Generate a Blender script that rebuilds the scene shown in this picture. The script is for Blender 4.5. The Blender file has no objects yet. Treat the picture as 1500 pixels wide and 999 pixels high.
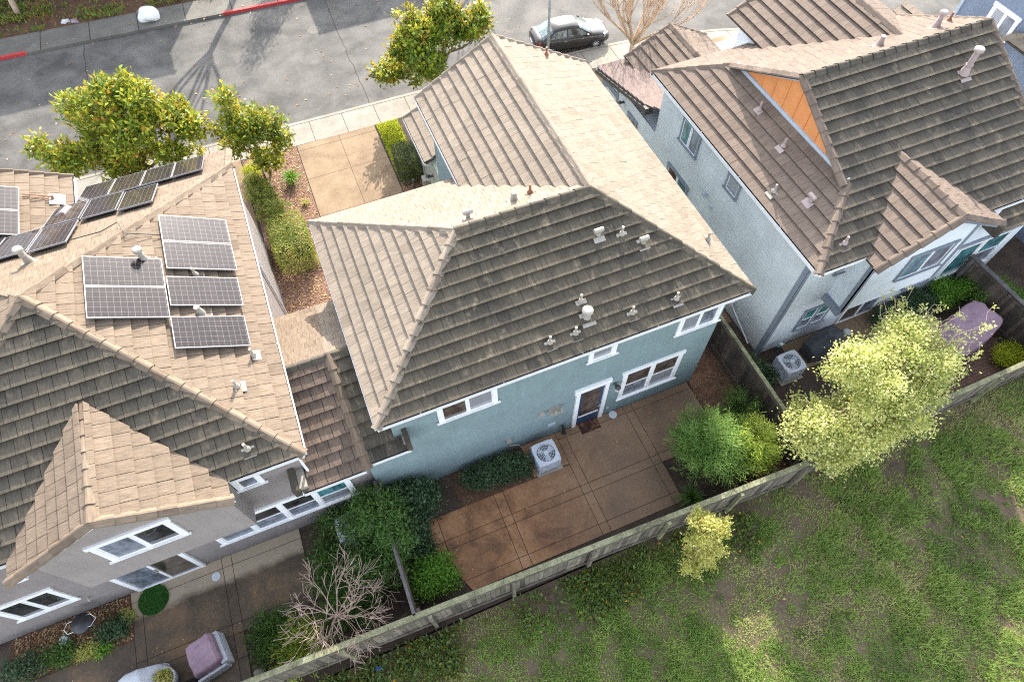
import bpy, bmesh, math, random
import numpy as np
from mathutils import Vector, Matrix

random.seed(7)
RNG = np.random.default_rng(11)
SC = bpy.context.scene
COL = SC.collection
rad = math.radians
WLOC = {}                       # world location of every object that parents something

# ------------------------------------------------------------------ materials
MATS = {}


def new_mat(name):
    m = bpy.data.materials.new(name)
    m.use_nodes = True
    nt = m.node_tree
    b = nt.nodes['Principled BSDF']
    MATS[name] = m
    return m, nt, b


def N(nt, t, **k):
    n = nt.nodes.new(t)
    for a, v in k.items():
        if a in n.inputs:
            n.inputs[a].default_value = v
        else:
            setattr(n, a, v)
    return n


def ramp(nt, fac, stops):
    r = nt.nodes.new('ShaderNodeValToRGB')
    e = r.color_ramp.elements
    while len(e) < len(stops):
        e.new(0.5)
    for i, (p, c) in enumerate(stops):
        e[i].position = p
        e[i].color = (c[0], c[1], c[2], 1)
    nt.links.new(fac, r.inputs['Fac'])
    return r.outputs['Color']


def mixc(nt, fac, a, b, blend='MIX'):
    m = nt.nodes.new('ShaderNodeMix')
    m.data_type = 'RGBA'
    m.blend_type = blend
    for sock, v in ((m.inputs[0], fac), (m.inputs[6], a), (m.inputs[7], b)):
        if isinstance(v, (int, float)):
            sock.default_value = v
        elif isinstance(v, (tuple, list)):
            sock.default_value = (v[0], v[1], v[2], 1)
        else:
            nt.links.new(v, sock)
    return m.outputs[2]


def math_n(nt, op, a, b=None, clamp=False):
    m = nt.nodes.new('ShaderNodeMath')
    m.operation = op
    m.use_clamp = clamp
    for i, v in enumerate((a, b)):
        if v is None:
            continue
        if isinstance(v, (int, float)):
            m.inputs[i].default_value = v
        else:
            nt.links.new(v, m.inputs[i])
    return m.outputs[0]


def coords(nt, kind='Object', scale=(1, 1, 1)):
    tc = nt.nodes.new('ShaderNodeTexCoord')
    mp = nt.nodes.new('ShaderNodeMapping')
    mp.inputs['Scale'].default_value = scale
    nt.links.new(tc.outputs[kind], mp.inputs['Vector'])
    return mp.outputs['Vector']


def noise(nt, vec, scale, detail=4, rough=.55, dist=0):
    n = nt.nodes.new('ShaderNodeTexNoise')
    n.inputs['Scale'].default_value = scale
    n.inputs['Detail'].default_value = detail
    n.inputs['Roughness'].default_value = rough
    n.inputs['Distortion'].default_value = dist
    nt.links.new(vec, n.inputs['Vector'])
    return n.outputs['Fac']


def attr(nt, name):
    a = nt.nodes.new('ShaderNodeAttribute')
    a.attribute_name = name
    return a.outputs['Fac']


def bump(nt, b, h, strength, dist=.02):
    n = nt.nodes.new('ShaderNodeBump')
    n.inputs['Strength'].default_value = strength
    n.inputs['Distance'].default_value = dist
    nt.links.new(h, n.inputs['Height'])
    nt.links.new(n.outputs['Normal'], b.inputs['Normal'])


def simple(name, c, rough=.6, metal=0, var=.12, scale=6, bmp=0, spec=.5):
    """one colour with a little dirt"""
    m, nt, b = new_mat(name)
    v = coords(nt)
    f = noise(nt, v, scale, 5)
    lo = tuple(x * (1 - var) for x in c)
    hi = tuple(min(1, x * (1 + var)) for x in c)
    nt.links.new(ramp(nt, f, [(.3, lo), (.7, hi)]), b.inputs['Base Color'])
    b.inputs['Roughness'].default_value = rough
    b.inputs['Metallic'].default_value = metal
    b.inputs['Specular IOR Level'].default_value = spec
    if bmp:
        bump(nt, b, noise(nt, v, 70, 3), bmp)
    return m


def patches(name, stops, scale, rough=.8, fine=18, fine_amt=.5, bmp=.4, bscale=60, spec=.3, detail=6, per=0):
    """several colours in patches, broken up by a finer noise"""
    m, nt, b = new_mat(name)
    v = coords(nt)
    f1 = noise(nt, v, scale, detail, .6, .3)
    f2 = noise(nt, v, fine, 5, .7)
    f = math_n(nt, 'ADD', math_n(nt, 'MULTIPLY', f1, 1 - fine_amt), math_n(nt, 'MULTIPLY', f2, fine_amt))
    c = ramp(nt, f, stops)
    if per:
        c = mixc(nt, 1, c, ramp(nt, attr(nt, 'rnd'), [(0, (1 - per,) * 3), (1, (1 + per * .7, 1 + per * .62, 1 + per * .5))]), 'MULTIPLY')
    nt.links.new(c, b.inputs['Base Color'])
    b.inputs['Roughness'].default_value = rough
    b.inputs['Specular IOR Level'].default_value = spec
    if bmp:
        bump(nt, b, noise(nt, v, bscale, 4, .7), bmp)
    return m


def tile_mat(name, a, bb, dark, lichen=.25, pale=(.42, .36, .28), pale_amt=.25):
    """concrete roof tile: colour per tile, streaks down the slope, lichen stains"""
    m, nt, b = new_mat(name)
    uv = coords(nt, 'UV')
    ob = coords(nt)
    r = attr(nt, 'rnd')
    base = ramp(nt, r, [(0, a), (.55, bb), (1, tuple(x * 1.12 for x in bb))])
    st = noise(nt, coords(nt, 'UV', (26, 3, 1)), 1.0, 4, .65)
    c = mixc(nt, 1.0, base, ramp(nt, st, [(.28, (.62, .62, .63)), (.5, (.97, .96, .95)), (.72, (1.28, 1.25, 1.2))]), 'MULTIPLY')
    big = noise(nt, ob, .9, 6, .68)
    spots = noise(nt, ob, 9, 5, .75)
    lf = math_n(nt, 'MULTIPLY', ramp(nt, big, [(.42, (0, 0, 0)), (.68, (1, 1, 1))]), ramp(nt, spots, [(.36, (.25, .25, .25)), (.6, (1, 1, 1))]))
    c = mixc(nt, math_n(nt, 'MULTIPLY', lf, lichen * 2.4, True), c, dark)
    pb = noise(nt, coords(nt, 'UV', (2.2, 1.1, 1)), 1.3, 5, .7)
    pf = ramp(nt, pb, [(.56, (0, 0, 0)), (.66, (1, 1, 1))])
    c = mixc(nt, math_n(nt, 'MULTIPLY', pf, pale_amt, True), c, pale)
    nt.links.new(c, b.inputs['Base Color'])
    b.inputs['Roughness'].default_value = .85
    b.inputs['Specular IOR Level'].default_value = .25
    bump(nt, b, math_n(nt, 'ADD', st, noise(nt, ob, 55, 4, .7)), .5, .015)
    return m


def leaf_mat(name, stops, trans=.3, rough=.5, spec=.35):
    m, nt, b = new_mat(name)
    r = attr(nt, 'rnd')
    c = ramp(nt, r, stops)
    nt.links.new(c, b.inputs['Base Color'])
    b.inputs['Roughness'].default_value = rough
    b.inputs['Specular IOR Level'].default_value = spec
    t = nt.nodes.new('ShaderNodeBsdfTranslucent')
    nt.links.new(mixc(nt, .5, c, tuple(min(1, x * 1.3) for x in stops[-1][1])), t.inputs['Color'])
    mx = nt.nodes.new('ShaderNodeMixShader')
    mx.inputs[0].default_value = trans
    nt.links.new(b.outputs[0], mx.inputs[1])
    nt.links.new(t.outputs[0], mx.inputs[2])
    nt.links.new(mx.outputs[0], nt.nodes['Material Output'].inputs['Surface'])
    return m


def stucco(name, c, streak=.045, bmp=.55):
    m, nt, b = new_mat(name)
    v = coords(nt)
    f = noise(nt, v, 1.1, 5, .6)
    s = noise(nt, coords(nt, 'Object', (5, 5, .35)), 1.3, 4, .6)
    col = mixc(nt, 1, ramp(nt, f, [(.3, tuple(x * .88 for x in c)), (.7, tuple(x * 1.08 for x in c))]),
               ramp(nt, s, [(.3, (1 - streak,) * 3), (.65, (1.04,) * 3)]), 'MULTIPLY')
    # splashed dirt along the foot of the wall
    sx = nt.nodes.new('ShaderNodeSeparateXYZ')
    nt.links.new(v, sx.inputs[0])
    mr = nt.nodes.new('ShaderNodeMapRange')
    mr.inputs['From Min'].default_value = .55
    mr.inputs['From Max'].default_value = .02
    nt.links.new(math_n(nt, 'ADD', sx.outputs[2], math_n(nt, 'MULTIPLY', math_n(nt, 'SUBTRACT', noise(nt, coords(nt, 'Object', (3, 3, .6)), 1.5, 5, .7), .5), 1.1)), mr.inputs['Value'])
    col = mixc(nt, math_n(nt, 'MULTIPLY', mr.outputs[0], .42), col, tuple(x * .5 for x in c))
    nt.links.new(col, b.inputs['Base Color'])
    b.inputs['Roughness'].default_value = .9
    b.inputs['Specular IOR Level'].default_value = .2
    bump(nt, b, noise(nt, v, 38, 5, .75), bmp, .03)
    return m


def wet_concrete(name, c1, c2, c3, axis=None, lim=(0, 1), c4=None, rough=.45):
    """stained concrete; axis/lim/c4: a second colour that takes over along one axis (a dry strip, an older pour)"""
    m, nt, b = new_mat(name)
    v = coords(nt)
    f = noise(nt, v, .8, 6, .65, .4)
    g = noise(nt, v, 14, 5, .75)
    ff = math_n(nt, 'ADD', math_n(nt, 'MULTIPLY', f, .7), math_n(nt, 'MULTIPLY', g, .3))
    r = attr(nt, 'rnd')
    ff = math_n(nt, 'ADD', ff, math_n(nt, 'MULTIPLY', math_n(nt, 'SUBTRACT', r, .5), .09))
    c = ramp(nt, ff, [(.36, c1), (.5, c2), (.64, c3)])
    if axis is not None:
        sx = nt.nodes.new('ShaderNodeSeparateXYZ')
        nt.links.new(v, sx.inputs[0])
        mr = nt.nodes.new('ShaderNodeMapRange')
        mr.inputs['From Min'].default_value = lim[0]
        mr.inputs['From Max'].default_value = lim[1]
        nt.links.new(math_n(nt, 'ADD', sx.outputs[axis], math_n(nt, 'MULTIPLY', math_n(nt, 'SUBTRACT', f, .5), lim[2] if len(lim) > 2 else .5)), mr.inputs['Value'])
        c = mixc(nt, mr.outputs[0], c, mixc(nt, .35, c4, c))
    nt.links.new(c, b.inputs['Base Color'])
    nt.links.new(ramp(nt, f, [(.35, (rough - .12,) * 3), (.65, (rough + .2,) * 3)]), b.inputs['Roughness'])
    b.inputs['Specular IOR Level'].default_value = .25
    bump(nt, b, g, .25, .01)
    return m


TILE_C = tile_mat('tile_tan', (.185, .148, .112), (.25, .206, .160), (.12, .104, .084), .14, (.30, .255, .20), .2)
TILE_CN = tile_mat('tile_north_weathered_shaded', (.048, .042, .033), (.105, .088, .064), (.034, .034, .030), .36, (.30, .245, .165), .42)  # lichen-grown copy of the tan tile, darkened in colour for the shaded slope
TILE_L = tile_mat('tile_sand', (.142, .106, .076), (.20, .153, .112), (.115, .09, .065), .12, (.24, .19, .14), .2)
TILE_LN = tile_mat('tile_sand_weathered_shaded', (.055, .048, .038), (.11, .093, .069), (.042, .040, .034), .32, (.27, .215, .15), .35)  # lichen plus rear-slope shade put into the sand tile's colour
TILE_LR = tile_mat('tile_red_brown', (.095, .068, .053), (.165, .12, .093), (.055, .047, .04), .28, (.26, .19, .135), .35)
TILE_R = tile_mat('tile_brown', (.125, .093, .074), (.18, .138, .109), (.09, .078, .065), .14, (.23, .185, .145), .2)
TILE_RN = tile_mat('tile_brown_weathered_shaded', (.046, .041, .034), (.10, .085, .065), (.034, .034, .030), .36, (.26, .21, .145), .4)  # brown tile with lichen; the shade of the rear slopes is in its colour
DECK = simple('roof_underlay', (.06, .055, .05), .9)
TEAL = stucco('teal_stucco', (.205, .272, .285))
TAUPE = stucco('taupe_stucco', (.30, .265, .25))
TAUPE2 = stucco('taupe_stucco_ground_floor', (.255, .225, .215))
BLUEW = stucco('pale_blue_paint', (.64, .685, .73), .03, .06)
SIDING = stucco('pale_siding', (.54, .56, .565), .03, .06)
SAGE = stucco('sage_stucco', (.33, .36, .31))
BLUE2 = stucco('slate_blue_wall', (.20, .24, .31))
WHITE = simple('white_trim', (.80, .80, .80), .5, var=.05)
GREYTRIM = simple('grey_blue_trim', (.20, .225, .27), .6, var=.08)
GREYTRIM2 = simple('light_grey_blue_trim', (.40, .46, .53), .6, var=.08)
DARKTRIM = simple('dark_brown_trim', (.06, .05, .045), .6)
ORANGE = simple('orange_board', (.62, .25, .085), .7, var=.08, scale=3)
GUT_W = simple('gutter_white', (.72, .72, .72), .4, var=.06)
GUT_IN = simple('gutter_dark_inside', (.045, .045, .05), .6)  # dark strip along the inside of the gutter
GALV = simple('galvanised', (.33, .30, .255), .5, var=.12, metal=0)
PINKMET = simple('painted_vent_mauve', (.34, .27, .255), .6)
RUST = simple('rusty_pipe', (.25, .12, .07), .7)
BLACK = simple('black_plastic', (.025, .025, .028), .45)
RUBBER = simple('rubber', (.02, .02, .02), .8)
CHROME = simple('alloy', (.55, .56, .58), .25, metal=.9)
SILVERF = simple('solar_frame', (.22, .22, .23), .4)
ACMET = simple('ac_cabinet', (.50, .53, .58), .45, var=.06)
ACDARK = simple('ac_inside', (.10, .105, .12), .6)
BARK = patches('bark', [(.35, (.10, .075, .055)), (.5, (.20, .16, .125)), (.65, (.30, .25, .20))], 5, .9)
BARKP = patches('pale_bark', [(.35, (.34, .24, .17)), (.5, (.48, .36, .26)), (.65, (.60, .47, .36))], 6, .85)
BARKPINK = patches('pinkish_bark', [(.35, (.36, .24, .19)), (.5, (.50, .36, .29)), (.65, (.62, .49, .41))], 4, .8)
SOIL = patches('soil', [(.38, (.035, .026, .02)), (.5, (.065, .046, .034)), (.62, (.10, .075, .055))], 1.6, .95, 22, .55, .8, 40)
MULCH = patches('red_mulch', [(.36, (.075, .042, .032)), (.5, (.19, .105, .075)), (.6, (.30, .19, .14)), (.68, (.45, .34, .27))], 3, .95, 34, .75, 1, 45)
LITTER = patches('leaf_litter', [(.38, (.035, .022, .016)), (.5, (.10, .055, .034)), (.6, (.19, .10, .055)), (.68, (.28, .17, .10))], 2.5, .95, 30, .7, 1, 45)
FIELD = patches('field_earth', [(.34, (.052, .036, .027)), (.44, (.11, .078, .057)), (.53, (.13, .10, .062)), (.62, (.095, .115, .042)), (.7, (.16, .15, .08))], .55, .95, 9, .45, .8, 30)
ASPHALT = patches('asphalt', [(.38, (.055, .053, .050)), (.5, (.10, .095, .088)), (.62, (.145, .137, .125))], .7, .8, 40, .4, .35, 120, .25)
CONC_SW = patches('pavement_concrete', [(.36, (.20, .18, .15)), (.5, (.265, .24, .20)), (.64, (.32, .29, .245))], 1.2, .85, 20, .4, .25, 90)
CONC_FAR = patches('damp_shaded_pavement', [(.36, (.10, .093, .08)), (.5, (.135, .127, .11)), (.64, (.17, .16, .14))], .9, .8, 20, .4, .25, 90)  # damp concrete; the shade across the street is put into its colour
CONC_DRV = patches('tan_driveway', [(.36, (.165, .112, .068)), (.5, (.235, .165, .102)), (.64, (.29, .21, .135))], 1.0, .85, 24, .35, .25, 90)
JOINT = simple('joint_dirt', (.035, .024, .018), .95)
REDKERB = simple('red_kerb_paint', (.42, .035, .035), .6, var=.2, scale=9)
PATIO = wet_concrete('stained_patio', (.12, .056, .028), (.30, .150, .072), (.45, .26, .145), 0, (2.4, 5.4, 2.4), (.165, .125, .088), .55)
PATIO_L = wet_concrete('wet_patio', (.060, .046, .034), (.105, .078, .054), (.21, .13, .07), 1, (6.72, 6.95, .5), (.47, .39, .285), .5)
PAVER = patches('brick_paver', [(.36, (.10, .06, .045)), (.5, (.15, .088, .065)), (.64, (.20, .12, .09))], 3, .8, 25, .5, .3, 80)
FENCEW = patches('weathered_fence_board', [(.36, (.075, .064, .05)), (.5, (.15, .132, .108)), (.64, (.25, .228, .19))], 2.6, .9, 26, .5, .5, 60, per=.5)
FENCECAP = patches('mossy_cap', [(.38, (.085, .08, .055)), (.5, (.185, .185, .105)), (.62, (.30, .295, .19))], 2, .9, 22, .5, .5, 60)
FENCEDARK = patches('dark_fence_board', [(.36, (.05, .04, .035)), (.5, (.09, .07, .06)), (.64, (.15, .115, .09))], 2.6, .9, 26, .5, .5, 60, per=.5)
RAILGREY = patches('grey_rail', [(.36, (.065, .06, .06)), (.5, (.105, .098, .098)), (.64, (.15, .14, .135))], 3, .8, 26, .5, .4, 60)
REDWOOD = patches('redwood', [(.36, (.16, .07, .035)), (.5, (.25, .11, .055)), (.64, (.32, .16, .09))], 3, .85, 26, .5, .4, 60)
MAUVE = patches('mauve_cover', [(.3, (.22, .145, .185)), (.5, (.31, .21, .26)), (.7, (.40, .29, .34))], 1.2, .8, 14, .3, .4, 30)
GREYCOVER = patches('light_grey_cover', [(.3, (.42, .44, .48)), (.5, (.55, .57, .61)), (.7, (.66, .68, .71))], 1.6, .7, 14, .3, .4, 30)
DKCOVER = patches('charcoal_cover', [(.3, (.035, .037, .042)), (.5, (.055, .058, .065)), (.7, (.08, .085, .095))], 1.6, .75, 14, .3, .4, 30)
TURF = patches('artificial_turf', [(.36, (.035, .105, .02)), (.5, (.055, .16, .03)), (.64, (.085, .21, .045))], 3, .9, 60, .7, 1, 150)
MATBROWN = patches('doormat', [(.36, (.03, .015, .012)), (.52, (.06, .026, .02)), (.66, (.30, .16, .08))], 2, .95, 12, .75, .5, 90)
DOORBLUE = simple('navy_door', (.028, .055, .12), .4)
TERRA = simple('terracotta', (.36, .16, .09), .8)
BAGW = patches('white_bag', [(.3, (.62, .62, .61)), (.5, (.75, .75, .74)), (.7, (.82, .82, .82))], 2, .6, 10, .3, .5, 18)
POLE = simple('pole_grey', (.36, .40, .44), .5, metal=.2)
BLUEPL = simple('blue_plastic', (.03, .10, .42), .4)


def glass_mat(name, c, rough=.04, blind=None):
    m, nt, b = new_mat(name)
    v = coords(nt)
    f = noise(nt, v, 2.2, 3, .5)
    f2 = noise(nt, coords(nt, 'Object', (1, 1, .45)), 4.5, 2, .5, 1.2)  # distorted noise: reflections in the panes painted into the base colour
    f = math_n(nt, 'ADD', math_n(nt, 'MULTIPLY', f, .5), math_n(nt, 'MULTIPLY', f2, .5))
    nt.links.new(ramp(nt, f, [(.36, tuple(x * .35 for x in c)), (.5, c), (.64, tuple(x * 1.8 for x in c))]), b.inputs['Base Color'])
    b.inputs['Roughness'].default_value = rough
    b.inputs['Specular IOR Level'].default_value = .8
    b.inputs['Coat Weight'].default_value = .5
    b.inputs['Coat Roughness'].default_value = .03
    return m


GL_DARK = glass_mat('glass_dark', (.035, .034, .036))
GL_BROWN = glass_mat('glass_brown_room', (.062, .05, .044))
GL_BLIND = glass_mat('glass_over_blind', (.24, .25, .29))
_nt = GL_BLIND.node_tree
_w = _nt.nodes.new('ShaderNodeTexWave')
_w.bands_direction = 'Z'
_w.inputs['Scale'].default_value = 5.5
_w.inputs['Distortion'].default_value = .3
_nt.links.new(coords(_nt), _w.inputs['Vector'])
_b = _nt.nodes['Principled BSDF']
_nt.links.new(ramp(_nt, _w.outputs['Fac'], [(.2, (.15, .16, .19)), (.6, (.33, .34, .37))]), _b.inputs['Base Color'])
GL_SCREEN = glass_mat('insect_screen', (.13, .145, .18), .35)
GL_TEAL = glass_mat('glass_teal', (.055, .17, .19))
GL_CAR = glass_mat('car_glass', (.045, .06, .06), .02)
GL_CARSKY = glass_mat('car_windscreen', (.10, .14, .14), .02)


def panel_mat():
    m, nt, b = new_mat('solar_cells')
    uv = coords(nt, 'UV')
    br = nt.nodes.new('ShaderNodeTexBrick')
    br.offset = 0
    br.squash = 1
    br.inputs['Scale'].default_value = 1
    br.inputs['Mortar Size'].default_value = .0032
    br.inputs['Mortar Smooth'].default_value = .1
    br.inputs['Brick Width'].default_value = .138
    br.inputs['Row Height'].default_value = .158
    br.inputs['Color1'].default_value = (.022, .017, .018, 1)
    br.inputs['Color2'].default_value = (.030, .023, .024, 1)
    br.inputs['Mortar'].default_value = (.15, .15, .15, 1)
    nt.links.new(uv, br.inputs['Vector'])
    nt.links.new(br.outputs['Color'], b.inputs['Base Color'])
    b.inputs['Roughness'].default_value = .09
    b.inputs['Specular IOR Level'].default_value = .22
    return m


SOLAR = panel_mat()


def paint_mat():
    m, nt, b = new_mat('car_paint')
    b.inputs['Base Color'].default_value = (.028, .024, .022, 1)
    b.inputs['Roughness'].default_value = .25
    b.inputs['Metallic'].default_value = .1
    b.inputs['Coat Weight'].default_value = .35
    b.inputs['Coat Roughness'].default_value = .04
    return m


CARPAINT = paint_mat()
TAIL = simple('tail_lamp_red', (.45, .02, .02), .2)
LAMPGL = simple('headlamp_clear', (.6, .62, .64), .1)

L_MAG = leaf_mat('magnolia_leaf', [(0, (.03, .085, .012)), (.4, (.10, .215, .022)), (.7, (.27, .40, .032)), (.94, (.50, .56, .06)), (.985, (.54, .52, .06)), (1, (.50, .27, .05))], .4, .42, .35)
L_PALE = leaf_mat('variegated_leaf', [(0, (.10, .17, .04)), (.3, (.32, .38, .09)), (.65, (.62, .60, .20)), (1, (.80, .75, .40))], .38, .6, .2)
L_FEATH = leaf_mat('feathery_leaf', [(0, (.06, .14, .025)), (.5, (.16, .29, .06)), (1, (.34, .46, .13))], .42, .6)
L_LIME = leaf_mat('lime_leaf', [(0, (.17, .26, .03)), (.5, (.36, .46, .06)), (1, (.58, .62, .14))], .42, .6)
L_DARK = leaf_mat('dark_shrub_leaf', [(0, (.02, .045, .018)), (.6, (.055, .11, .045)), (1, (.15, .21, .11))], .25, .45)
L_MID = leaf_mat('mid_green_leaf', [(0, (.035, .075, .015)), (.5, (.075, .155, .03)), (1, (.17, .28, .06))], .35, .5)
L_BRIGHT = leaf_mat('bright_green_leaf', [(0, (.05, .13, .015)), (.5, (.13, .29, .03)), (1, (.28, .45, .06))], .4, .55)
L_HEDGE = leaf_mat('clipped_hedge_leaf', [(0, (.07, .13, .02)), (.5, (.20, .30, .045)), (.9, (.38, .42, .10)), (1, (.40, .26, .09))], .35, .5)
L_SHADEHEDGE = leaf_mat('grey_green_hedge_leaf', [(0, (.035, .06, .025)), (.6, (.075, .105, .05)), (1, (.15, .16, .07))], .3, .5)
L_YELLOW = leaf_mat('yellow_bush_leaf', [(0, (.17, .22, .04)), (.5, (.42, .42, .10)), (1, (.68, .61, .24))], .4, .55)
L_GRASS = leaf_mat('field_grass', [(0, (.07, .155, .03)), (.3, (.17, .305, .06)), (.55, (.28, .41, .09)), (.8, (.41, .46, .15)), (1, (.54, .48, .27))], .42, .7, .1)
L_LAWN = leaf_mat('lawn_blade', [(0, (.18, .25, .015)), (.5, (.38, .45, .025)), (1, (.58, .58, .08))], .4, .6, .2)
L_COVER = leaf_mat('bank_cover_leaf', [(0, (.045, .10, .015)), (.4, (.12, .22, .03)), (.75, (.22, .28, .05)), (.9, (.26, .13, .06)), (1, (.30, .12, .05))], .35, .6)
L_BRAMBLE = leaf_mat('bramble_leaf', [(0, (.035, .075, .02)), (.6, (.10, .18, .045)), (.96, (.21, .29, .08)), (1, (.55, .33, .04))], .35, .5)
L_FALLEN = leaf_mat('fallen_leaf', [(0, (.16, .08, .04)), (.5, (.35, .20, .08)), (1, (.55, .42, .25))], .1, .8)


# ------------------------------------------------------------------ mesh building
class MB:
    def __init__(s):
        s.v = []
        s.f = []
        s.uv = []
        s.r = []
        s.has_uv = False

    def face(s, pts, uv=None, r=.5):
        i = len(s.v)
        s.v.extend([tuple(p) for p in pts])
        s.f.append(tuple(range(i, i + len(pts))))
        s.r.append(r)
        if uv:
            s.has_uv = True
        s.uv.append(uv)
        return s

    def mesh(s, verts, faces, r=.5):
        i = len(s.v)
        s.v.extend([tuple(p) for p in verts])
        for f in faces:
            s.f.append(tuple(i + k for k in f))
            s.r.append(r)
            s.uv.append(None)
        return s

    def hexa(s, p, r=.5):
        """eight corners: bottom ring 0-3, top ring 4-7"""
        return s.mesh(p, [(3, 2, 1, 0), (4, 5, 6, 7), (0, 1, 5, 4), (1, 2, 6, 5), (2, 3, 7, 6), (3, 0, 4, 7)], r)

    def box(s, x0, x1, y0, y1, z0, z1, r=.5):
        return s.hexa([(x0, y0, z0), (x1, y0, z0), (x1, y1, z0), (x0, y1, z0), (x0, y0, z1), (x1, y0, z1), (x1, y1, z1), (x0, y1, z1)], r)

    def fbox(s, F, u0, u1, v0, v1, n0, n1, r=.5):
        """box in a wall frame: F(u along wall, v up, n outward)"""
        return s.hexa([F(u0, v0, n1), F(u1, v0, n1), F(u1, v0, n0), F(u0, v0, n0), F(u0, v1, n1), F(u1, v1, n1), F(u1, v1, n0), F(u0, v1, n0)], r)

    def tube(s, pts, rads, seg=8, cap=True, r=.5):
        pts = [Vector(p) for p in pts]
        rings = []
        prev = None
        base = len(s.v)
        for i, p in enumerate(pts):
            d = (pts[min(i + 1, len(pts) - 1)] - pts[max(i - 1, 0)])
            if d.length < 1e-9:
                d = Vector((0, 0, 1))
            d.normalize()
            if prev is None:
                a = Vector((1, 0, 0)) if abs(d.x) < .8 else Vector((0, 1, 0))
                prev = d.cross(a).normalized()
            else:
                prev = (prev - d * prev.dot(d))
                if prev.length < 1e-6:
                    prev = d.orthogonal()
                prev.normalize()
            q = d.cross(prev)
            rr = rads[i] if isinstance(rads, (list, tuple)) else rads
            for k in range(seg):
                a = 2 * math.pi * k / seg
                s.v.append(tuple(p + prev * (math.cos(a) * rr) + q * (math.sin(a) * rr)))
        for i in range(len(pts) - 1):
            for k in range(seg):
                k2 = (k + 1) % seg
                s.f.append((base + i * seg + k, base + i * seg + k2, base + (i + 1) * seg + k2, base + (i + 1) * seg + k))
                s.r.append(r)
                s.uv.append(None)
        if cap:
            s.f.append(tuple(base + k for k in range(seg))[::-1])
            s.f.append(tuple(base + (len(pts) - 1) * seg + k for k in range(seg)))
            s.r += [r, r]
            s.uv += [None, None]
        return s

    def lathe(s, c, prof, seg=24, r=.5):
        """prof: (radius, z) pairs, closed top and bottom"""
        base = len(s.v)
        for (rr, z) in prof:
            for k in range(seg):
                a = 2 * math.pi * k / seg
                s.v.append((c[0] + rr * math.cos(a), c[1] + rr * math.sin(a), c[2] + z))
        for i in range(len(prof) - 1):
            for k in range(seg):
                k2 = (k + 1) % seg
                s.f.append((base + i * seg + k, base + i * seg + k2, base + (i + 1) * seg + k2, base + (i + 1) * seg + k))
                s.r.append(r)
                s.uv.append(None)
        s.f.append(tuple(base + k for k in range(seg))[::-1])
        s.f.append(tuple(base + (len(prof) - 1) * seg + k for k in range(seg)))
        s.r += [r, r]
        s.uv += [None, None]
        return s

    def prism(s, poly, z0, z1, r=.5):
        n = len(poly)
        area = sum(poly[i][0] * poly[(i + 1) % n][1] - poly[(i + 1) % n][0] * poly[i][1] for i in range(n))
        if area < 0:
            poly = poly[::-1]
        v = [(p[0], p[1], z0) for p in poly] + [(p[0], p[1], z1) for p in poly]
        f = [tuple(range(n))[::-1], tuple(range(n, 2 * n))]
        f += [(i, (i + 1) % n, n + (i + 1) % n, n + i) for i in range(n)]
        return s.mesh(v, f, r)

    def extr(s, poly3, d, r=.5):
        """planar polygon extruded by vector d"""
        n = len(poly3)
        v = [tuple(p) for p in poly3] + [tuple(Vector(p) + Vector(d)) for p in poly3]
        nn = Vector((0, 0, 0))
        for i in range(n):
            nn += Vector(poly3[i]).cross(Vector(poly3[(i + 1) % n]))
        f = [tuple(range(n))[::-1], tuple(range(n, 2 * n))] + [(i, (i + 1) % n, n + (i + 1) % n, n + i) for i in range(n)]
        if nn.dot(Vector(d)) < 0:
            f = [x[::-1] for x in f]
        return s.mesh(v, f, r)


def obj(name, mb, mat, parent=None, loc=None, smooth=False, bevel=0, label=None):
    """link one mesh object; coordinates in mb are world coordinates, kept relative to the parent's place"""
    base = WLOC.get(parent.name, Vector((0, 0, 0))) if parent else (Vector(loc) if loc is not None else Vector((0, 0, 0)))
    me = bpy.data.meshes.new(name)
    vs = np.array(mb.v, dtype=np.float64) - np.array(base)
    me.from_pydata(vs.tolist(), [], mb.f)
    a = me.attributes.new('rnd', 'FLOAT', 'FACE')
    a.data.foreach_set('value', np.array(mb.r, dtype=np.float32))
    if mb.has_uv:
        uvl = me.uv_layers.new(name='UVMap')
        flat = []
        for f, uv in zip(mb.f, mb.uv):
            if uv is None:
                flat.extend([0.0, 0.0] * len(f))
            else:
                for q in uv:
                    flat.extend(q)
        uvl.data.foreach_set('uv', np.array(flat, dtype=np.float32))
    if smooth:
        me.polygons.foreach_set('use_smooth', np.ones(len(me.polygons), dtype=bool))
    me.materials.append(mat)
    me.update()
    o = bpy.data.objects.new(name, me)
    COL.objects.link(o)
    if parent:
        o.parent = parent
    else:
        o.location = base
    WLOC[o.name] = base
    if bevel:
        b = o.modifiers.new('bevel', 'BEVEL')
        b.width = bevel
        b.segments = 2
        b.limit_method = 'ANGLE'
    if label:
        o['label'] = label
    return o


def tag(o, label, cat, group=None):
    o['label'] = label
    o['category'] = cat
    if group:
        o['group'] = group
    return o


def thing(name, label, cat, loc, group=None, rotz=0):
    o = bpy.data.objects.new(name, None)
    COL.objects.link(o)
    o.location = loc
    o.rotation_euler = (0, 0, rotz)
    o.empty_display_size = .3
    # children of a turned thing are modelled round the origin
    WLOC[o.name] = Vector(loc) if not rotz else Vector((0, 0, 0))
    return tag(o, label, cat, group)


def struct(name, mb, mat, **k):
    o = obj(name, mb, mat, **k)
    o['kind'] = 'structure'
    return o


def copy_tree(o, parent=None):
    c = o.copy()
    COL.objects.link(c)
    if parent:
        c.parent = parent
    for ch in list(o.children):
        copy_tree(ch, c)
    return c


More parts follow.
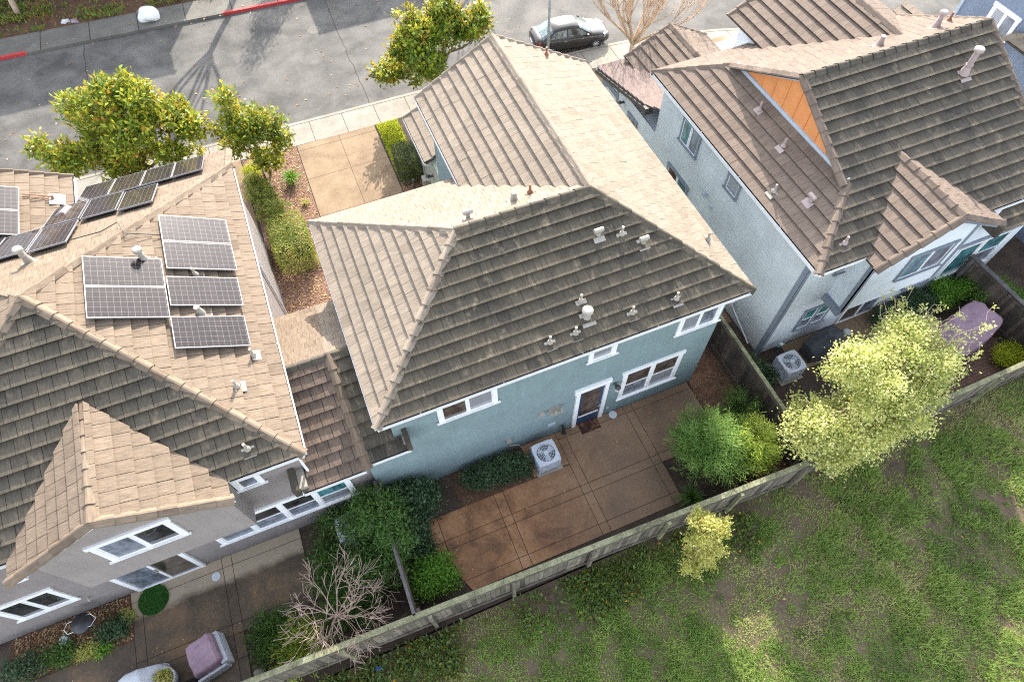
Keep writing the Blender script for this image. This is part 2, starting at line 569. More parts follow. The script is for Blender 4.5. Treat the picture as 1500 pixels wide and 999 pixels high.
# ------------------------------------------------------------------ roofs
def clip_rect(poly, u0, u1, v0, v1):
    for ax, lim, sgn in ((0, u0, 1), (0, u1, -1), (1, v0, 1), (1, v1, -1)):
        out = []
        n = len(poly)
        for i in range(n):
            a, b = poly[i], poly[(i + 1) % n]
            da, db = (a[ax] - lim) * sgn, (b[ax] - lim) * sgn
            if da >= 0:
                out.append(a)
            if (da >= 0) != (db >= 0):
                t = da / (da - db)
                out.append((a[0] + (b[0] - a[0]) * t, a[1] + (b[1] - a[1]) * t))
        poly = out
        if len(poly) < 3:
            return []
    return poly


def tiles(mb, deck, pts, expo=.34, w=.31, t=.066, seed=0, gap=.003, stag=.5):
    """pts: 3D polygon whose first edge is the eave (or is parallel to it); lays stepped tiles on it"""
    rnd = random.Random(seed)
    P = [Vector(p) for p in pts]
    u = (P[1] - P[0]).normalized()
    nrm = Vector((0, 0, 0))
    for i in range(len(P)):
        nrm += (P[i] - P[0]).cross(P[(i + 1) % len(P)] - P[0])
    nrm.normalize()
    if nrm.z < 0:
        nrm = -nrm
    vdir = nrm.cross(u)
    if vdir.z < 0:
        vdir = -vdir
    o = P[0]
    poly = [((p - o).dot(u), (p - o).dot(vdir)) for p in P]
    us = [p[0] for p in poly]
    vs = [p[1] for p in poly]
    W = lambda a, b, h: o + u * a + vdir * b + nrm * h
    k0 = int(math.floor(min(vs) / expo - 1e-6))
    k1 = int(math.ceil(max(vs) / expo))
    flip = u.cross(vdir).dot(nrm) < 0
    for k in range(k0, k1):
        v0, v1 = k * expo, (k + 1) * expo
        off = (k % 2) * w * stag + rnd.uniform(-.02, .02)
        i0 = int(math.floor((min(us) - off) / w))
        i1 = int(math.ceil((max(us) - off) / w))
        for i in range(i0, i1):
            a0 = off + i * w
            c = clip_rect(poly, a0 + gap, a0 + w - gap, v0, v1)
            if len(c) < 3:
                continue
            ar = abs(sum(c[j][0] * c[(j + 1) % len(c)][1] - c[(j + 1) % len(c)][0] * c[j][1] for j in range(len(c)))) / 2
            if ar < .0008:
                continue
            lift = rnd.gauss(0, .0018) + (rnd.uniform(.006, .012) if rnd.random() < .008 else 0)
            tl = rnd.gauss(0, .002)
            hh = lambda p: .012 + t * (1 - (p[1] - v0) / expo) + lift + tl * (p[0] - a0 - w / 2) / w
            r = min(1, max(0, rnd.gauss(.5, .13)))
            n = len(c)
            top = [W(p[0], p[1], hh(p)) for p in c]
            bot = [W(p[0], p[1], max(-.012, hh(p) - .040)) for p in c]
            uv = [(p[0] + seed * 3.7, p[1] + seed * 1.3) for p in c]
            s = sum(c[j][0] * c[(j + 1) % n][1] - c[(j + 1) % n][0] * c[j][1] for j in range(n))
            ccw = (s > 0) != flip
            mb.face(top if ccw else top[::-1], uv if ccw else uv[::-1], r)
            mb.face(bot[::-1] if ccw else bot, uv[::-1] if ccw else uv, r)
            for j in range(n):
                q = (j + 1) % n
                fs = [bot[j], bot[q], top[q], top[j]]
                fu = [uv[j], uv[q], uv[q], uv[j]]
                mb.face(fs if ccw else fs[::-1], fu if ccw else fu[::-1], r)
    if deck is not None:
        deck.extr([p - nrm * .014 for p in P], -nrm * .09)


def caps(mb, a, b, seed=0, seg=.4, w=.135, h=.08):
    """ridge or hip cap tiles from the low end a to the high end b"""
    rnd = random.Random(seed)
    a, b = Vector(a), Vector(b)
    d = b - a
    L = d.length
    d.normalize()
    side = d.cross(Vector((0, 0, 1)))
    side.normalize()
    up = side.cross(d).normalized()
    n = max(1, round(L / seg))
    for i in range(n):
        p0 = a + d * (L * i / n - .03)
        p1 = a + d * (L * (i + 1) / n + .03)
        r = min(1, max(0, rnd.gauss(.5, .24)))
        j = rnd.gauss(0, .004)
        prof = [(-1, -.75), (-.94, -.25), (-.16, .9), (.16, .9), (.94, -.25), (1, -.75)]
        lo = [p0 + side * (x * w * 1.1 + j) + up * (z * h * 1.05 + .034) for x, z in prof]
        hi = [p1 + side * (x * w * .92 + j) + up * (z * h * .9 + .012) for x, z in prof]
        m = len(prof)
        for k in range(m - 1):
            uv = [(k * .07 + i, 0), (k * .07 + .07 + i, 0), (k * .07 + .07 + i, .4), (k * .07 + i, .4)]
            mb.face([lo[k], lo[k + 1], hi[k + 1], hi[k]], uv, r)
        mb.face(lo[::-1], [(i, 0)] * m, 0)
        mb.face(hi, [(i, 0)] * m, r)


def gutter(house, a, b, out):
    """open gutter along an eave from a to b, hanging on its outside"""
    mb, mbin = MB(), MB()
    a, b, out = Vector(a), Vector(b), Vector(out)
    up = Vector((0, 0, 1))
    d = (b - a).normalized()
    F = lambda u, v, n: a + d * u + up * v + out * n
    L = (b - a).length
    mb.fbox(F, 0, L, -.11, .015, .045, .062)
    mb.fbox(F, 0, L, -.11, -.095, -.05, .045)
    mb.fbox(F, 0, L, -.16, -.06, -.08, -.05)
    for e in (0, L - .015):
        mb.fbox(F, e, e + .015, -.094, -.01, -.049, .045)
    for k in range(int(L / 2.2)):
        mb.fbox(F, 1.1 + k * 2.2, 1.13 + k * 2.2, .002, .022, -.04, .066)
    mbin.fbox(F, .016, L - .016, -.092, -.07, -.048, .043)
    gt = obj('gutter', mb, GUT_W, house)
    obj('gutter_channel', mbin, GUT_IN, gt)


def roof_part(house, mats, planes, capl, seed):
    """planes: list of (group, pts, kwargs); one mesh per group of slopes, the caps as sub-part of the first"""
    groups = {}
    deck = MB()
    for i, (g, pts, kw) in enumerate(planes):
        mb = groups.setdefault(g, MB())
        if g == 'n':
            kw = dict(dict(t=.088), **kw)
        tiles(mb, deck, pts, seed=seed + i, **kw)
    roof = obj('roof', deck, DECK, house)
    for g, mb in groups.items():
        obj('tile_slope', mb, mats[g], roof)
    for g, lst in capl.items():
        for i, (a, b) in enumerate(lst):
            mb = MB()
            caps(mb, a, b, seed * 7 + i)
            obj('ridge_cap', mb, mats[g], roof)
    return roof


# ------------------------------------------------------------------ windows, doors, vents
def frame_y(x0, y, z0, s=-1):
    """wall frame for a wall facing -Y"""
    return lambda u, v, n: Vector((x0 + u, y + s * n, z0 + v))


def frame_x(x, y0, z0):
    """wall frame for a wall facing -X; u runs towards -Y"""
    return lambda u, v, n: Vector((x - n, y0 - u, z0 + v))


def window(house, F, w, h, layout, trim, panes, tw=.1, ears=.05, sill=True, label=None, sash=WHITE, proud=.045):
    """outer size w x h with its trim boards; layout: 'slide' two lights, 'hung' list of column pairs, 'one', 'triple'"""
    mb = MB()
    e = ears
    head, sl = tw * 1.15, tw * 1.1
    mb.fbox(F, -e, w + e, h - head, h, 0, proud + .012)
    mb.fbox(F, 0, tw, sl, h - head, 0, proud)
    mb.fbox(F, w - tw, w, sl, h - head, 0, proud)
    mb.fbox(F, 0, w, 0, sl, 0, proud - .004)
    iw, ih = w - 2 * tw, h - head - sl
    cols = {'slide': 2, 'one': 1, 'hung2': 2, 'hung1': 1, 'hung4': 4, 'slide3': 3}[layout]
    post = .045 if layout.startswith('slide') else .11
    cw = (iw - post * (cols - 1)) / cols
    for c in range(1, cols):
        u = tw + c * cw + (c - 1) * post
        if post > .1:
            mb.fbox(F, u, u + post, sl, h - head, 0, proud - .002)
    win = obj('window', mb, trim, house, label=label)
    sb = MB()
    k = 0
    for c in range(cols):
        u = tw + c * (cw + post)
        fr = .035
        rows = 2 if layout.startswith('hung') else 1
        for r in range(rows):
            v0 = sl + r * ih / 2
            v1 = sl + ih if rows == 1 else v0 + ih / 2
            nn = .012 + (.010 if (r == 1 or (layout.startswith('slide') and c == 0)) else 0)
            sb.fbox(F, u, u + fr, v0, v1, 0, nn + .012)
            sb.fbox(F, u + cw - fr, u + cw, v0, v1, 0, nn + .012)
            sb.fbox(F, u + fr, u + cw - fr, v0, v0 + fr, 0, nn + .011)
            sb.fbox(F, u + fr, u + cw - fr, v1 - fr, v1, 0, nn + .011)
            pm = MB()
            pm.fbox(F, u + fr - .002, u + cw - fr + .002, v0 + fr - .002, v1 - fr + .002, .001, nn)
            obj('pane', pm, panes[k % len(panes)], win)
            k += 1
        if layout.startswith('slide') and c < cols - 1:
            sb.fbox(F, u + cw, u + cw + post, sl, sl + ih, 0, .02)
    obj('sash', sb, sash, win)
    if sill:
        s = MB()
        s.fbox(F, -e - .02, w + e + .02, sl - .035, sl + .005, proud - .003, proud + .05)
        obj('sill', s, trim, win)
    return win


def vent(house, p, up, kind, mat=GALV):
    """a roof vent: up = horizontal unit vector pointing up the slope; p on the slope"""
    p = Vector(p)
    upv = Vector(up)
    pitch = .535
    sl = (upv + Vector((0, 0, pitch))).normalized()
    sd = sl.cross(Vector((0, 0, 1))).normalized()
    nr = sd.cross(sl).normalized()
    if nr.z < 0:
        nr = -nr
    q = p + nr * .075
    F = lambda a, b, n: q + sd * a + sl * b + nr * n
    fl = MB()
    mb = MB()
    if kind == 'pipe':
        fl.fbox(F, -.15, .15, -.20, .06, -.03, -.018)
        mb.tube([F(0, .02, .0), F(0, .02, .0) + Vector((0, 0, .09))], [.085, .05], 12)
        mb.tube([F(0, .02, 0) + Vector((0, 0, .06)), F(0, .02, 0) + Vector((0, 0, .28))], .036, 12)
    elif kind == 'hood':
        fl.fbox(F, -.16, .16, -.2, .12, -.03, -.018)
        mb.tube([F(0, 0, 0), F(0, 0, 0) + Vector((0, 0, .14))], .07, 12)
        c = F(0, 0, 0) + Vector((0, 0, .18))
        mb.tube([c - sd * .13, c + sd * .13], .065, 14)
    else:
        H = {'flue': .42, 'tall': .72, 'stub': .30}[kind]
        R = {'flue': .07, 'tall': .085, 'stub': .06}[kind]
        fl.fbox(F, -.19, .19, -.26, .12, -.03, -.018)
        b = F(0, 0, -.03)
        mb.tube([b, b + Vector((0, 0, .24))], [R * 1.9, R * 1.1], 16)
        mb.tube([b + Vector((0, 0, .2)), b + Vector((0, 0, H))], R, 16)
        mb.tube([b + Vector((0, 0, .27)), b + Vector((0, 0, .31))], R * 1.25, 16)
        if kind != 'stub':
            mb.tube([b + Vector((0, 0, H)), b + Vector((0, 0, H + .03)), b + Vector((0, 0, H + .1)), b + Vector((0, 0, H + .13))], [R * 1.15, R * 1.7, R * 1.7, R * 1.3], 18)
    v = obj('roof_vent', mb, mat, house)
    obj('flashing', fl, mat, v)
    return v


def wall_lamp(house, p, n):
    p, n = Vector(p), Vector(n)
    mb = MB()
    mb.tube([p, p + n * .12, p + n * .2 + Vector((0, 0, -.03))], [.06, .03, .03], 10)
    c = p + n * .2
    mb.lathe(c, [(.03, .1), (.10, .05), (.10, .03)], 14)
    o = obj('wall_lamp', mb, DARKTRIM, house)
    g = MB()
    g.lathe(c, [(.07, -.14), (.085, -.02), (.085, .028)], 14)
    obj('lamp_glass', g, LAMPGL, o)
    return o


# ================================================================== CAMERA, LIGHT
CAMR = np.array([3.68777039e-01, -5.46656353e-01, 2.19044903e-02])


def camera():
    a, b, c = CAMR
    Rz = Matrix.Rotation(a, 3, 'Z')
    Rx = Matrix.Rotation(b, 3, 'X')
    Rr = Matrix.Rotation(c, 3, 'Z')
    M = (Rr @ Rx @ Rz).transposed()
    cd = bpy.data.cameras.new('camera')
    cd.sensor_width = 36
    cd.lens = 943.17 / 1500 * 36
    cd.clip_end = 2000
    co = bpy.data.objects.new('camera', cd)
    COL.objects.link(co)
    co.matrix_world = Matrix.Translation((0, 0, 20)) @ M.to_4x4()
    SC.camera = co


camera()
SUN_EL, SUN_AZ = rad(29.5), rad(24)           # azimuth measured from +Y towards +X
w = bpy.data.worlds.new('World')
SC.world = w
w.use_nodes = True
nt = w.node_tree
sky = nt.nodes.new('ShaderNodeTexSky')
sky.sky_type = 'NISHITA'
sky.sun_disc = False
sky.sun_elevation = SUN_EL
sky.sun_rotation = SUN_AZ
sky.air_density = 1.0
sky.dust_density = 1.5
bg = nt.nodes['Background']
bg.inputs['Strength'].default_value = .15
hs = nt.nodes.new('ShaderNodeHueSaturation')
hs.inputs['Saturation'].default_value = .42
nt.links.new(sky.outputs[0], hs.inputs['Color'])
nt.links.new(hs.outputs[0], bg.inputs['Color'])
sd = Vector((math.sin(SUN_AZ) * math.cos(SUN_EL), math.cos(SUN_AZ) * math.cos(SUN_EL), math.sin(SUN_EL)))
sl = bpy.data.lights.new('sun', 'SUN')
sl.energy = 2.35
sl.angle = rad(.55)
sl.color = (1, .92, .80)
so = bpy.data.objects.new('sun', sl)
COL.objects.link(so)
so.rotation_euler = sd.to_track_quat('Z', 'Y').to_euler()
so.location = (20, 60, 40)
SC.view_settings.view_transform = 'Standard'
SC.view_settings.look = 'None'
SC.view_settings.exposure = 2.25
SC.view_settings.gamma = 1
SC.view_settings.use_curve_mapping = False
SC.render.engine = 'CYCLES'
SC.cycles.use_denoising = False
SC.cycles.pixel_filter_type = 'BLACKMAN_HARRIS'
SC.cycles.filter_width = 1.15
SC.cycles.sample_clamp_indirect = 4
SC.cycles.max_bounces = 6
SC.cycles.transparent_max_bounces = 4


# ================================================================== SETTING
def interp(x, pts):
    return float(np.interp(x, [p[0] for p in pts], [p[1] for p in pts]))


KN = [(-80, 27.5), (-20, 26.5), (-.7, 26.07), (5.5, 26.0), (10, 25.93), (15.5, 25.72), (18.2, 25.35), (21.6, 24.5), (26, 22.8), (34, 18.5), (60, 2)]
KF = [(-80, 41), (-13, 36.65), (-6.5, 36.3), (1.5, 35.85), (10, 35.3), (20, 34.3), (34, 30.5), (60, 16)]
XS = [-80, -60, -40] + [x * 1.5 for x in range(-18, 28)] + [46, 60]


def strip(mb, lo, hi, z0, z1, xs=XS, r=.5):
    for a, b in zip(xs[:-1], xs[1:]):
        mb.hexa([(a, lo(a), z0), (b, lo(b), z0), (b, hi(b), z0), (a, hi(a), z0), (a, lo(a), z1), (b, lo(b), z1), (b, hi(b), z1), (a, hi(a), z1)], r)


kn = lambda x: interp(x, KN)
kf = lambda x: interp(x, KF)

g = MB()
g.face([(-400, -400, -.3), (400, -400, -.3), (400, 400, -.3), (-400, 400, -.3)])
struct('ground', g, SOIL)
g = MB()
strip(g, lambda x: -60 if False else 3.25, lambda x: kn(x) - 1.5, -.3, 0)
struct('yard_soil', g, SOIL)
g = MB()
strip(g, lambda x: kn(x) - .02, lambda x: kf(x) + .02, -.3, -.12)
struct('road', g, ASPHALT)
g = MB()
strip(g, lambda x: kn(x) - .17, kn, -.3, .012)
struct('near_kerb', g, CONC_SW)
g = MB()
strip(g, lambda x: kn(x) - 1.55, lambda x: kn(x) - .182, -.3, .008)
struct('pavement', g, CONC_SW)
g = MB()
for x in [k * 1.52 - 30.2 for k in range(40)]:
    g.hexa([(x, kn(x) - 1.55, .008), (x + .02, kn(x) - 1.55, .008), (x + .02, kn(x) - .18, .008), (x, kn(x) - .18, .008),
            (x, kn(x) - 1.55, .0125), (x + .02, kn(x) - 1.55, .0125), (x + .02, kn(x) - .18, .0125), (x, kn(x) - .18, .0125)])
strip(g, lambda x: kn(x) - .182, lambda x: kn(x) - .165, .0, .0135)
struct('pavement_joints', g, JOINT)
# far side
red_a, red_b = -11.9, -2.1
g = MB()
strip(g, kf, lambda x: kf(x) + .16, -.3, .02, [red_a] + [x for x in XS if red_a < x < red_b] + [red_b])
struct('far_kerb', g, CONC_FAR)
g = MB()
strip(g, kf, lambda x: kf(x) + .16, -.3, .025, [x for x in XS if x < red_a] + [red_a])
strip(g, kf, lambda x: kf(x) + .16, -.3, .025, [red_b] + [x for x in XS if x > red_b])
struct('red_kerb', g, REDKERB)
g = MB()
strip(g, lambda x: kf(x) + .16, lambda x: kf(x) + 1.72, -.3, .012)
struct('far_pavement', g, CONC_FAR)
g = MB()
for x in [k * 2.4 - 30.4 for k in range(26)]:
    g.hexa([(x, kf(x), .02), (x + .03, kf(x), .02), (x + .03, kf(x) + 1.7, .012), (x, kf(x) + 1.7, .012),
            (x, kf(x), .031), (x + .03, kf(x), .031), (x + .03, kf(x) + 1.7, .017), (x, kf(x) + 1.7, .017)])
struct('far_pavement_joints', g, JOINT)
g = MB()
strip(g, lambda x: kf(x) + 1.72, lambda x: kf(x) + 30, -.3, .03)
struct('planted_bank', g, LITTER)
# seams and tar lines in the road
g = MB()
rr = random.Random(3)
for (x, y0, y1, wd) in [(-9.2, 26.5, 36.3, .035), (3.15, 26.2, 35.6, .03), (9.6, 26.2, 35.1, .025), (-16, 27, 36.5, .03)]:
    y = y0
    xx = x
    while y < y1:
        nx = x + rr.uniform(-.05, .05)
        g.face([(xx - wd / 2, y, -.116), (xx + wd / 2, y, -.116), (nx + wd / 2, y + .35, -.116), (nx - wd / 2, y + .35, -.116)])
        xx = nx
        y += .35
struct('road_seams', g, JOINT)

# driveways
g = MB()


def slab(mb, x0, x1, y0, y1, z=.012, gap=.008, cut=None):
    poly = [(x0 + gap, y0 + gap), (x1 - gap, y0 + gap), (x1 - gap, y1 - gap), (x0 + gap, y1 - gap)]
    if cut:
        (ax, ay), (bx, by) = cut                     # keep what lies left of a->b
        out = []
        for i in range(len(poly)):
            p, q = poly[i], poly[(i + 1) % len(poly)]
            dp = (bx - ax) * (p[1] - ay) - (by - ay) * (p[0] - ax)
            dq = (bx - ax) * (q[1] - ay) - (by - ay) * (q[0] - ax)
            if dp >= 0:
                out.append(p)
            if (dp >= 0) != (dq >= 0):
                t = dp / (dp - dq)
                out.append((p[0] + (q[0] - p[0]) * t, p[1] + (q[1] - p[1]) * t))
        poly = out
    if len(poly) > 2:
        mb.prism(poly, -.02, z, random.random())


for y0, y1 in ((24.12, 24.5), (22.25, 24.12), (19.95, 22.25), (17.6, 19.95), (14.3, 17.6)):
    slab(g, -.66, 1.25, y0, y1)
    slab(g, 1.25, 2.92, y0, y1)
for y0, y1 in ((22.3, 24.6), (20.1, 22.3), (17.6, 20.1)):
    slab(g, -6.7, -4.9, y0, y1)
    slab(g, -4.9, -3.15, y0, y1)
for y0, y1 in ((21.8, 24.0), (19.6, 21.8)):
    slab(g, 17.3, 19.2, y0, y1)
    slab(g, 19.2, 21.2, y0, y1)
struct('driveway', g, CONC_DRV)
g = MB()
g.box(-.68, 2.94, 14.3, 24.5, -.02, .004)
g.box(-6.72, -3.13, 17.6, 24.6, -.02, .004)
g.box(17.28, 21.22, 19.6, 24.0, -.02, .004)
struct('driveway_joints', g, JOINT)
g = MB()
g.box(-3.05, -.69, 12.9, 24.5, -.02, .01)
g.box(2.95, 3.97, 15.5, 20.55, -.02, .01)
g.box(9.55, 12.2, 9.0, 24.3, -.02, .006)
struct('mulch_bed', g, MULCH)
g = MB()
g.box(2.95, 4.6, 20.56, 24.5, -.02, .01)
g.box(9.9, 16.9, 20.9, 24.2, -.02, .012)
struct('lawn_soil', g, SOIL)
g = MB()
g.box(9.4, 10.82, 3.4, 9.0, -.02, .01)
g.box(.6, 3.15, 6.25, 7.44, -.02, .012)
g.box(-12.6, -9.32, 6.25, 7.56, -.02, .012)
struct('leaf_littered_soil', g, LITTER)

# patio behind the middle house
CUT = ((-.62, 5.45), (.10, 3.80))
g = MB()
for x0, x1 in ((-.55, -.22), (-.22, 1.68), (1.68, 1.99), (1.99, 4.34), (4.34, 4.63), (4.63, 6.86), (6.86, 7.16), (7.16, 9.36)):
    rows = [(3.82, 4.17), (4.17, 5.2), (5.2, 5.49)]
    if x0 > 7.1:
        rows = [(5.2, 5.49), (5.49, 7.2), (7.2, 7.46)]
    elif x0 > 4.3:
        rows += [(5.49, 7.2), (7.2, 7.46)]
    else:
        rows += [(5.49, 6.28)]
    for y0, y1 in rows:
        slab(g, x0, x1, y0, y1, .03, .009, CUT if x0 < 0 else None)
slab(g, 3.1, 4.34, 6.3, 7.46, .03, .009)
struct('patio', g, PATIO)
g = MB()
g.prism([(-.54, 6.27), (-.6, 5.5), (.1, 3.83), (7.15, 3.83), (7.15, 5.2), (9.35, 5.2), (9.35, 7.46), (3.1, 7.46), (3.1, 6.27)], -.02, .018)
struct('patio_joints', g, JOINT)
# patio behind the left house
g = MB()
for x0, x1 in ((-12.6, -9.31), (-9.31, -9.02), (-9.02, -6.66), (-6.66, -6.37), (-6.37, -4.28)):
    rows = [(5.3, 5.59), (5.59, 7.28), (7.28, 7.6)]
    if x0 < -9.4:
        rows = [(3.9, 6.25)]
    elif x1 < -6.3:
        rows = [(3.7, 4.62), (4.62, 5.3)] + rows
    for y0, y1 in rows:
        slab(g, x0, x1, y0, y1, .03, .009)
struct('left_patio', g, PATIO_L)
g = MB()
g.prism([(-12.6, 3.72), (-6.38, 3.72), (-6.38, 5.3), (-4.29, 5.3), (-4.29, 7.6), (-9.3, 7.6), (-9.3, 6.2), (-12.6, 6.2)], -.02, .018)
struct('left_patio_joints', g, JOINT)
# patio behind the right house
g = MB()
for i in range(3):
    slab(g, 13.2 + i * 1.6, 14.8 + i * 1.6, 6.3, 7.46, .03)
struct('right_patio', g, CONC_DRV)
g = MB()
row = 0
y = 3.55
while y < 6.0:
    x = 16.4 + (row % 2) * .11
    while x < 20.4:
        g.box(x + .005, x + .215, y + .005, y + .105, -.02, .03 + random.uniform(-.003, .003), random.random())
        x += .22
    y += .11
    row += 1
struct('brick_paving', g, PAVER)
g = MB()
g.box(16.4, 20.6, 3.5, 6.02, -.02, .018)
struct('brick_paving_joints', g, JOINT)


# field beyond the fence
def vnoise(x, y, s, seed=0):
    x = np.asarray(x) * s
    y = np.asarray(y) * s
    xi, yi = np.floor(x).astype(np.int64), np.floor(y).astype(np.int64)
    fx, fy = x - xi, y - yi
    fx, fy = fx * fx * (3 - 2 * fx), fy * fy * (3 - 2 * fy)

    def h(a, b):
        n = (a * 374761393 + b * 668265263 + seed * 974711) & 0x7fffffff
        n = ((n ^ (n >> 13)) * 1274126177) & 0x7fffffff
        return ((n ^ (n >> 16)) & 0xffff) / 65535.0
    return (h(xi, yi) * (1 - fx) + h(xi + 1, yi) * fx) * (1 - fy) + (h(xi, yi + 1) * (1 - fx) + h(xi + 1, yi + 1) * fx) * fy


def fbm(x, y, s, seed=0, o=4):
    t, a, n = 0, 1, 0
    for i in range(o):
        t = t + a * vnoise(x, y, s * 2 ** i, seed + i)
        n += a
        a *= .55
    return t / n


def field_h(x, y):
    return -.03 + (fbm(x, y, .35, 5) - .5) * .28 * np.clip((3.0 - np.asarray(y)) / 1.5, 0, 1)


g = MB()
gx = np.arange(-40, 60.1, .5)
gy = np.arange(-30, 3.6, .4)
X, Y = np.meshgrid(gx, gy)
Z = field_h(X, Y)
nx = len(gx)
g.mesh([(a, b, c) for a, b, c in zip(X.ravel(), Y.ravel(), Z.ravel())],
       [(j * nx + i, j * nx + i + 1, (j + 1) * nx + i + 1, (j + 1) * nx + i) for j in range(len(gy) - 1) for i in range(nx - 1)])
struct('field', g, FIELD, smooth=True)


def raw_mesh(name, verts, fsize, rnd, mat, parent=None, base=(0, 0, 0)):
    """many small separate faces from numpy arrays: verts (n*fsize, 3)"""
    n = len(verts) // fsize
    me = bpy.data.meshes.new(name)
    me.vertices.add(len(verts))
    me.vertices.foreach_set('co', (np.asarray(verts) - np.array(base)).astype(np.float32).ravel())
    me.loops.add(n * fsize)
    me.loops.foreach_set('vertex_index', np.arange(n * fsize, dtype=np.int32))
    me.polygons.add(n)
    me.polygons.foreach_set('loop_start', np.arange(0, n * fsize, fsize, dtype=np.int32))
    me.polygons.foreach_set('loop_total', np.full(n, fsize, dtype=np.int32))
    me.update(calc_edges=True)
    a = me.attributes.new('rnd', 'FLOAT', 'FACE')
    a.data.foreach_set('value', np.asarray(rnd, dtype=np.float32))
    me.materials.append(mat)
    o = bpy.data.objects.new(name, me)
    COL.objects.link(o)
    if parent:
        o.parent = parent
    else:
        o.location = base
    return o


def blades(px, py, pz, L, wdt, tone, lean=.6, rng=RNG):
    """one bent blade (quad: two base points, tip side points) per root"""
    n = len(px)
    a = rng.uniform(0, 2 * np.pi, n)
    dx, dy = np.cos(a), np.sin(a)
    ln = rng.uniform(.15, 1, n) * lean
    root = np.stack([px, py, pz], 1)
    side = np.stack([-dy, dx, np.zeros(n)], 1) * (wdt / 2)[:, None]
    tip = root + np.stack([dx * ln * L, dy * ln * L, L * np.sqrt(np.clip(1 - ln ** 2 * .8, .05, 1))], 1)
    v = np.stack([root - side, root + side, tip + side * .35, tip - side * .35], 1).reshape(-1, 3)
    return v


def field_grass():
    n = 260000
    x = RNG.uniform(-9, 23, n)
    y = RNG.uniform(-6.5, 3.15, n)
    d = fbm(x, y, .55, 21)
    tuft = fbm(x, y, 2.3, 40, 2)
    keep = RNG.random(n) < np.clip((d * .75 + tuft * .45 - .40) * 4.5, .10, 1)
    x, y, tuft = x[keep], y[keep], tuft[keep]
    n = len(x)
    yel = fbm(x, y, .4, 77, 3)
    L = RNG.uniform(.05, .12, n) * (.6 + tuft)
    tone = np.clip(.42 + (yel - .45) * 2.0 + RNG.normal(0, .17, n), 0, 1)
    v = [blades(x, y, field_h(x, y) - .01, L, RNG.uniform(.014, .030, n), tone, .95)]
    t = [tone]
    # weed tufts: rosettes of longer fresh blades
    m = 2300
    cx, cy = RNG.uniform(-8, 23, m), RNG.uniform(-6.3, 2.7, m)
    k = RNG.random(m) < np.clip((fbm(cx, cy, .6, 31, 3) - .36) * 5, .06, 1)
    cx, cy = cx[k], cy[k]
    m = len(cx)
    R = RNG.gamma(3, .055, m) + .05
    cnt = np.clip((R * 420).astype(int), 25, 190)
    ci = np.repeat(np.arange(m), cnt)
    n = len(ci)
    a = RNG.uniform(0, 2 * np.pi, n)
    q = R[ci] * np.sqrt(RNG.random(n))
    px, py = cx[ci] + q * np.cos(a), np.minimum(cy[ci] + q * np.sin(a), 3.1)
    ct = np.clip(RNG.normal(.34, .16, m), .02, .8)
    tt = np.clip(ct[ci] + RNG.normal(0, .12, n), 0, 1)
    LL = RNG.uniform(.5, 1.1, n) * (.07 + R[ci] * .55)
    v.append(blades(px, py, field_h(px, py) - .01, LL, RNG.uniform(.012, .03, n), tt, 1.0))
    t.append(tt)
    o = raw_mesh('field_grass', np.concatenate(v), 4, np.concatenate(t), L_GRASS)
    tag(o, 'patchy rough grass and weeds growing on the field beyond the fence', 'grass')
    o['kind'] = 'stuff'


field_grass()


def lawn(name, label, x0, x1, y0, y1, n):
    x = RNG.uniform(x0, x1, n)
    y = RNG.uniform(y0, y1, n)
    t = np.clip(fbm(x, y, 1.5, 9, 3) * 1.1 - .05 + RNG.normal(0, .15, n), 0, 1)
    v = blades(x, y, np.full(n, .005), RNG.uniform(.05, .12, n), RNG.uniform(.012, .03, n), t, .8)
    o = raw_mesh(name, v, 4, t, L_LAWN)
    tag(o, label, 'lawn')
    o['kind'] = 'stuff'


lawn('lawn_grass', 'bright yellow green lawn beside the tan driveway', 3.0, 4.0, 20.6, 24.45, 9000)
lawn('lawn_grass', 'bright lawn patch in front of the pale blue house', 10.2, 13.2, 20.9, 24.1, 9000)


def scatter_flat(name, label, cat, spots, size, mat, zf, seed=1):
    """small flat curled leaves lying about"""
    rng = np.random.default_rng(seed)
    px, py = spots
    n = len(px)
    a = rng.uniform(0, 2 * np.pi, n)
    s = rng.uniform(size * .6, size * 1.4, n)
    dx, dy = np.cos(a) * s, np.sin(a) * s
    z = zf(px, py)
    q = lambda ox, oy, oz: np.stack([px + ox, py + oy, z + oz], 1)
    v = np.stack([q(-dx, -dy, .006), q(dy * .5, -dx * .5, .022), q(dx, dy, .012), q(-dy * .5, dx * .5, .024)], 1).reshape(-1, 3)
    o = raw_mesh(name, v, 4, rng.random(n), mat)
    tag(o, label, cat)
    o['kind'] = 'stuff'


rg = np.random.default_rng(5)
scatter_flat('fallen_leaves', 'brown leaf litter covering the planting bed under the left window', 'leaves',
             (rg.uniform(-12.5, -9.35, 1500), rg.uniform(6.3, 7.55, 1500)), .035, L_FALLEN, lambda x, y: np.full(len(x), .012))
scatter_flat('fallen_leaves', 'dry fallen leaves scattered over the street and far pavement', 'leaves',
             (rg.uniform(-14, 16, 170), rg.uniform(26.5, 37.6, 170)), .075, L_FALLEN, lambda x, y: np.where(y > 35.4, .03, -.118))
scatter_flat('fallen_leaves', 'small fallen leaves on the stained patios behind the houses', 'leaves',
             (np.concatenate([rg.uniform(0, 9, 170), rg.uniform(-12.4, -4.4, 90)]), np.concatenate([rg.uniform(3.9, 7.3, 170), rg.uniform(4, 7.2, 90)])), .028, L_FALLEN, lambda x, y: np.full(len(x), .032))
scatter_flat('fallen_leaves', 'pale fallen leaves lying on the rough field', 'leaves',
             (rg.uniform(-6, 18, 140), rg.uniform(-5.5, 2.9, 140)), .045, L_FALLEN, lambda x, y: field_h(x, y) + .05)
